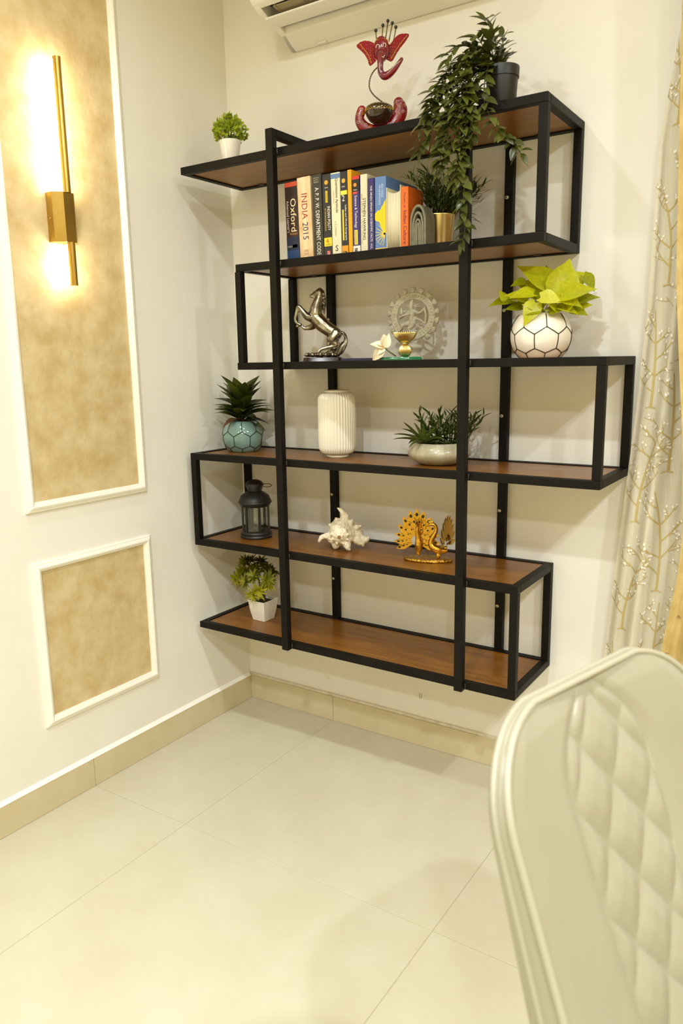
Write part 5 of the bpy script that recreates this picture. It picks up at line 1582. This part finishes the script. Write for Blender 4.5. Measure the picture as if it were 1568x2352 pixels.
pl_([(1162, 256, 6, 0), (1158, 228, 8, 0)], 6); pl_([(1150, 256, 5, 0), (1136, 234, 8, 0)], 6); pl_([(1145, 258, 5, 0), (1120, 246, 7, 0)], 6)
organic('peacock', mb, 0.0012, pkm, pk, 3)
fe = leaf_mesh('feather', w=0.42, fold=0.1, droop=0.0, n=8, shape='lance', thick=0.035); fe.materials.append(pkm)
em = MB().lathe([(1e-6, 0.05), (0.075, 0.045), (0.09, 0.0)], 12).mesh('feather_eye'); em.materials.append(eye_m)
def feather(base, tip, facing, wf=1.0):
    L_ = (tip - base).length
    mx = aim(base, tip - base, facing, (L_ * wf, L_, L_))
    f_ = put('feather', fe, pk, mx)
    put('feather_eye', em, f_, Matrix.Translation((0, 0.72, 0.004)) @ Matrix.Diagonal((0.85 / wf, 1.0, 1.0, 1)))
r = random.Random(8)
c = pk_(1005, 440, 0.004)
for row, (n_f, rad, y_) in enumerate(((13, 0.0720, 0.005), (12, 0.0540, 0.001), (9, 0.0380, -0.003))):
    for i in range(n_f):
        a = radians(-22) + radians(224) * i / (n_f - 1)
        sq = 1.0 + 0.42 * max(0.0, sin(a))
        d = Vector((cos(a), 0, sin(a) * sq))
        base = c + d * rad * 0.34 + Vector((0, y_, 0))
        feather(base, c + d * rad + Vector((0, y_ + 0.002, 0)), Vector((0, -1, 0.05)), 1.05)
# second fan seen almost edge-on
ca = radians(74)
ux = Vector((cos(ca), sin(ca), 0))
c2 = pk_(1285, 470, 0.0)
MB().tube([pk_(1262, 520), pk_(1280, 490), c2], [0.006, 0.0045, 0.004], 10).obj('tail_root', pkm, pk, True)
for row, (n_f, rad, o_) in enumerate(((11, 0.098, 0.004), (9, 0.074, 0.0), (7, 0.050, -0.004))):
    for i in range(n_f):
        a = radians(5) + radians(170) * i / (n_f - 1)
        d = ux * cos(a) * 0.62 + Vector((0, 0, 1)) * sin(a)
        nn = Vector((-ux.y, ux.x, 0))
        base = c2 + d * rad * 0.36 + nn * -o_
        feather(base, c2 + d * rad + nn * -o_ , Vector((-0.96, 0.2, 0.1)) if False else nn * 1.0, 0.95)

# ------------------------------------------------------------------ bonsai in white square pot
bt = thing('square_pot_tree', 'small artificial tree in white square pot on bottom shelf', 'potted plant', (0.207, -0.155, ZS[6]), radians(-3))
def sq_ring(h_, z): return [(h_, h_, z), (-h_, h_, z), (-h_, -h_, z), (h_, -h_, z)]
vs = []; fs = []
lay = [(0.0265, 0.0), (0.0275, 0.001), (0.0340, 0.035), (0.0385, 0.072), (0.0395, 0.074), (0.0395, 0.076), (0.0360, 0.076), (0.0350, 0.064)]
for h_, z in lay: vs += sq_ring(h_, z)
for L_ in range(len(lay) - 1):
    fs += [(L_ * 4 + i, L_ * 4 + (i + 1) % 4, (L_ + 1) * 4 + (i + 1) % 4, (L_ + 1) * 4 + i) for i in range(4)]
fs += [(3, 2, 1, 0), tuple((len(lay) - 1) * 4 + i for i in range(4))]
o = MB().add(vs, fs).obj('pot', mat('white melamine', (240, 236, 224), rough=0.25), bt)
md = o.modifiers.new('b', 'BEVEL'); md.width = 0.0018; md.segments = 3; md.limit_method = 'ANGLE'; md.angle_limit = radians(50)
MB().box(-0.035, 0.035, -0.035, 0.035, 0.058, 0.066).obj('moss', mat('moss', (84, 86, 32), rough=0.95, rgb2=(60, 66, 26), scale=150, bump=0.6, bump_scale=300), bt)
bark_m = mat('bark', (74, 58, 40), rough=0.85, rgb2=(100, 82, 58), scale=80, bump=0.4, bump_scale=120)
mb = MB()
limb(mb, [(0.004, 0, 0.062, .0065), (0.006, 0, 0.085, .005), (0.0, 0, 0.105, .0045), (-0.012, 0, 0.13, .004), (-0.03, 0.005, 0.16, .003)])
limb(mb, [(-0.008, 0.002, 0.062, .0045), (-0.006, 0.002, 0.085, .004), (0.008, 0.0, 0.115, .0035), (0.028, -0.01, 0.135, .003)])
limb(mb, [(0.0, 0, 0.11, .0035), (0.010, 0.01, 0.15, .003), (0.012, 0.01, 0.185, .0025)])
limb(mb, [(0.006, 0, 0.09, .003), (0.018, -0.028, 0.10, .0025), (0.022, -0.04, 0.105, .002)])
mb.obj('trunk', bark_m, bt, True)
cl_m = [leafmat('tree leaf a', (206, 198, 40), (138, 144, 26), 45, 0.45, 0.2), leafmat('tree leaf b', (160, 158, 28), (92, 102, 20), 45, 0.45, 0.2), leafmat('tree leaf c', (84, 82, 24), (56, 62, 18), 45, 0.5, 0.2)]
tl = leaf_mesh('tree_leaf', w=0.30, fold=0.25, droop=0.25, n=4)
r = random.Random(17)
cl = [(-0.052, 0.0, 0.150, 0), (-0.03, -0.03, 0.135, 0), (0.020, -0.045, 0.110, 0), (0.045, -0.01, 0.140, 0), (-0.02, -0.02, 0.165, 1), (0.015, -0.03, 0.16, 1), (0.040, 0.0, 0.170, 2), (-0.045, 0.01, 0.185, 2), (-0.015, 0.0, 0.198, 2),
      (0.015, 0.0, 0.198, 2), (0.0, 0.03, 0.17, 1), (-0.03, 0.03, 0.16, 1), (0.03, 0.03, 0.16, 2), (-0.06, -0.015, 0.135, 0), (0.055, -0.02, 0.155, 1), (0.0, -0.045, 0.145, 1), (-0.03, -0.02, 0.192, 1), (0.0, 0.0, 0.15, 2), (0.035, -0.035, 0.12, 0)]
for k, (x, y, z, mi) in enumerate(cl):
    mb = MB()
    x, y, z = x * 1.38 - 0.024, y * 1.25, 0.105 + (z - 0.105) * 1.15
    out = Vector((x * 1.2, y * 1.2 - 0.01, (z - 0.14) * 1.2)).normalized()
    for q in range(20):
        a = q * 2.39996; f = q / 19
        e = out.orthogonal().normalized(); g_ = out.cross(e)
        d = (e * cos(a) + g_ * sin(a) + out * (-0.2 + 1.4 * f)).normalized()
        leaf_into(mb, tl, aim((x, y, z), d, out, r.uniform(0.029, 0.040)))
    mb.obj('leaf_cluster', cl_m[mi], bt, True)

flush_texts()
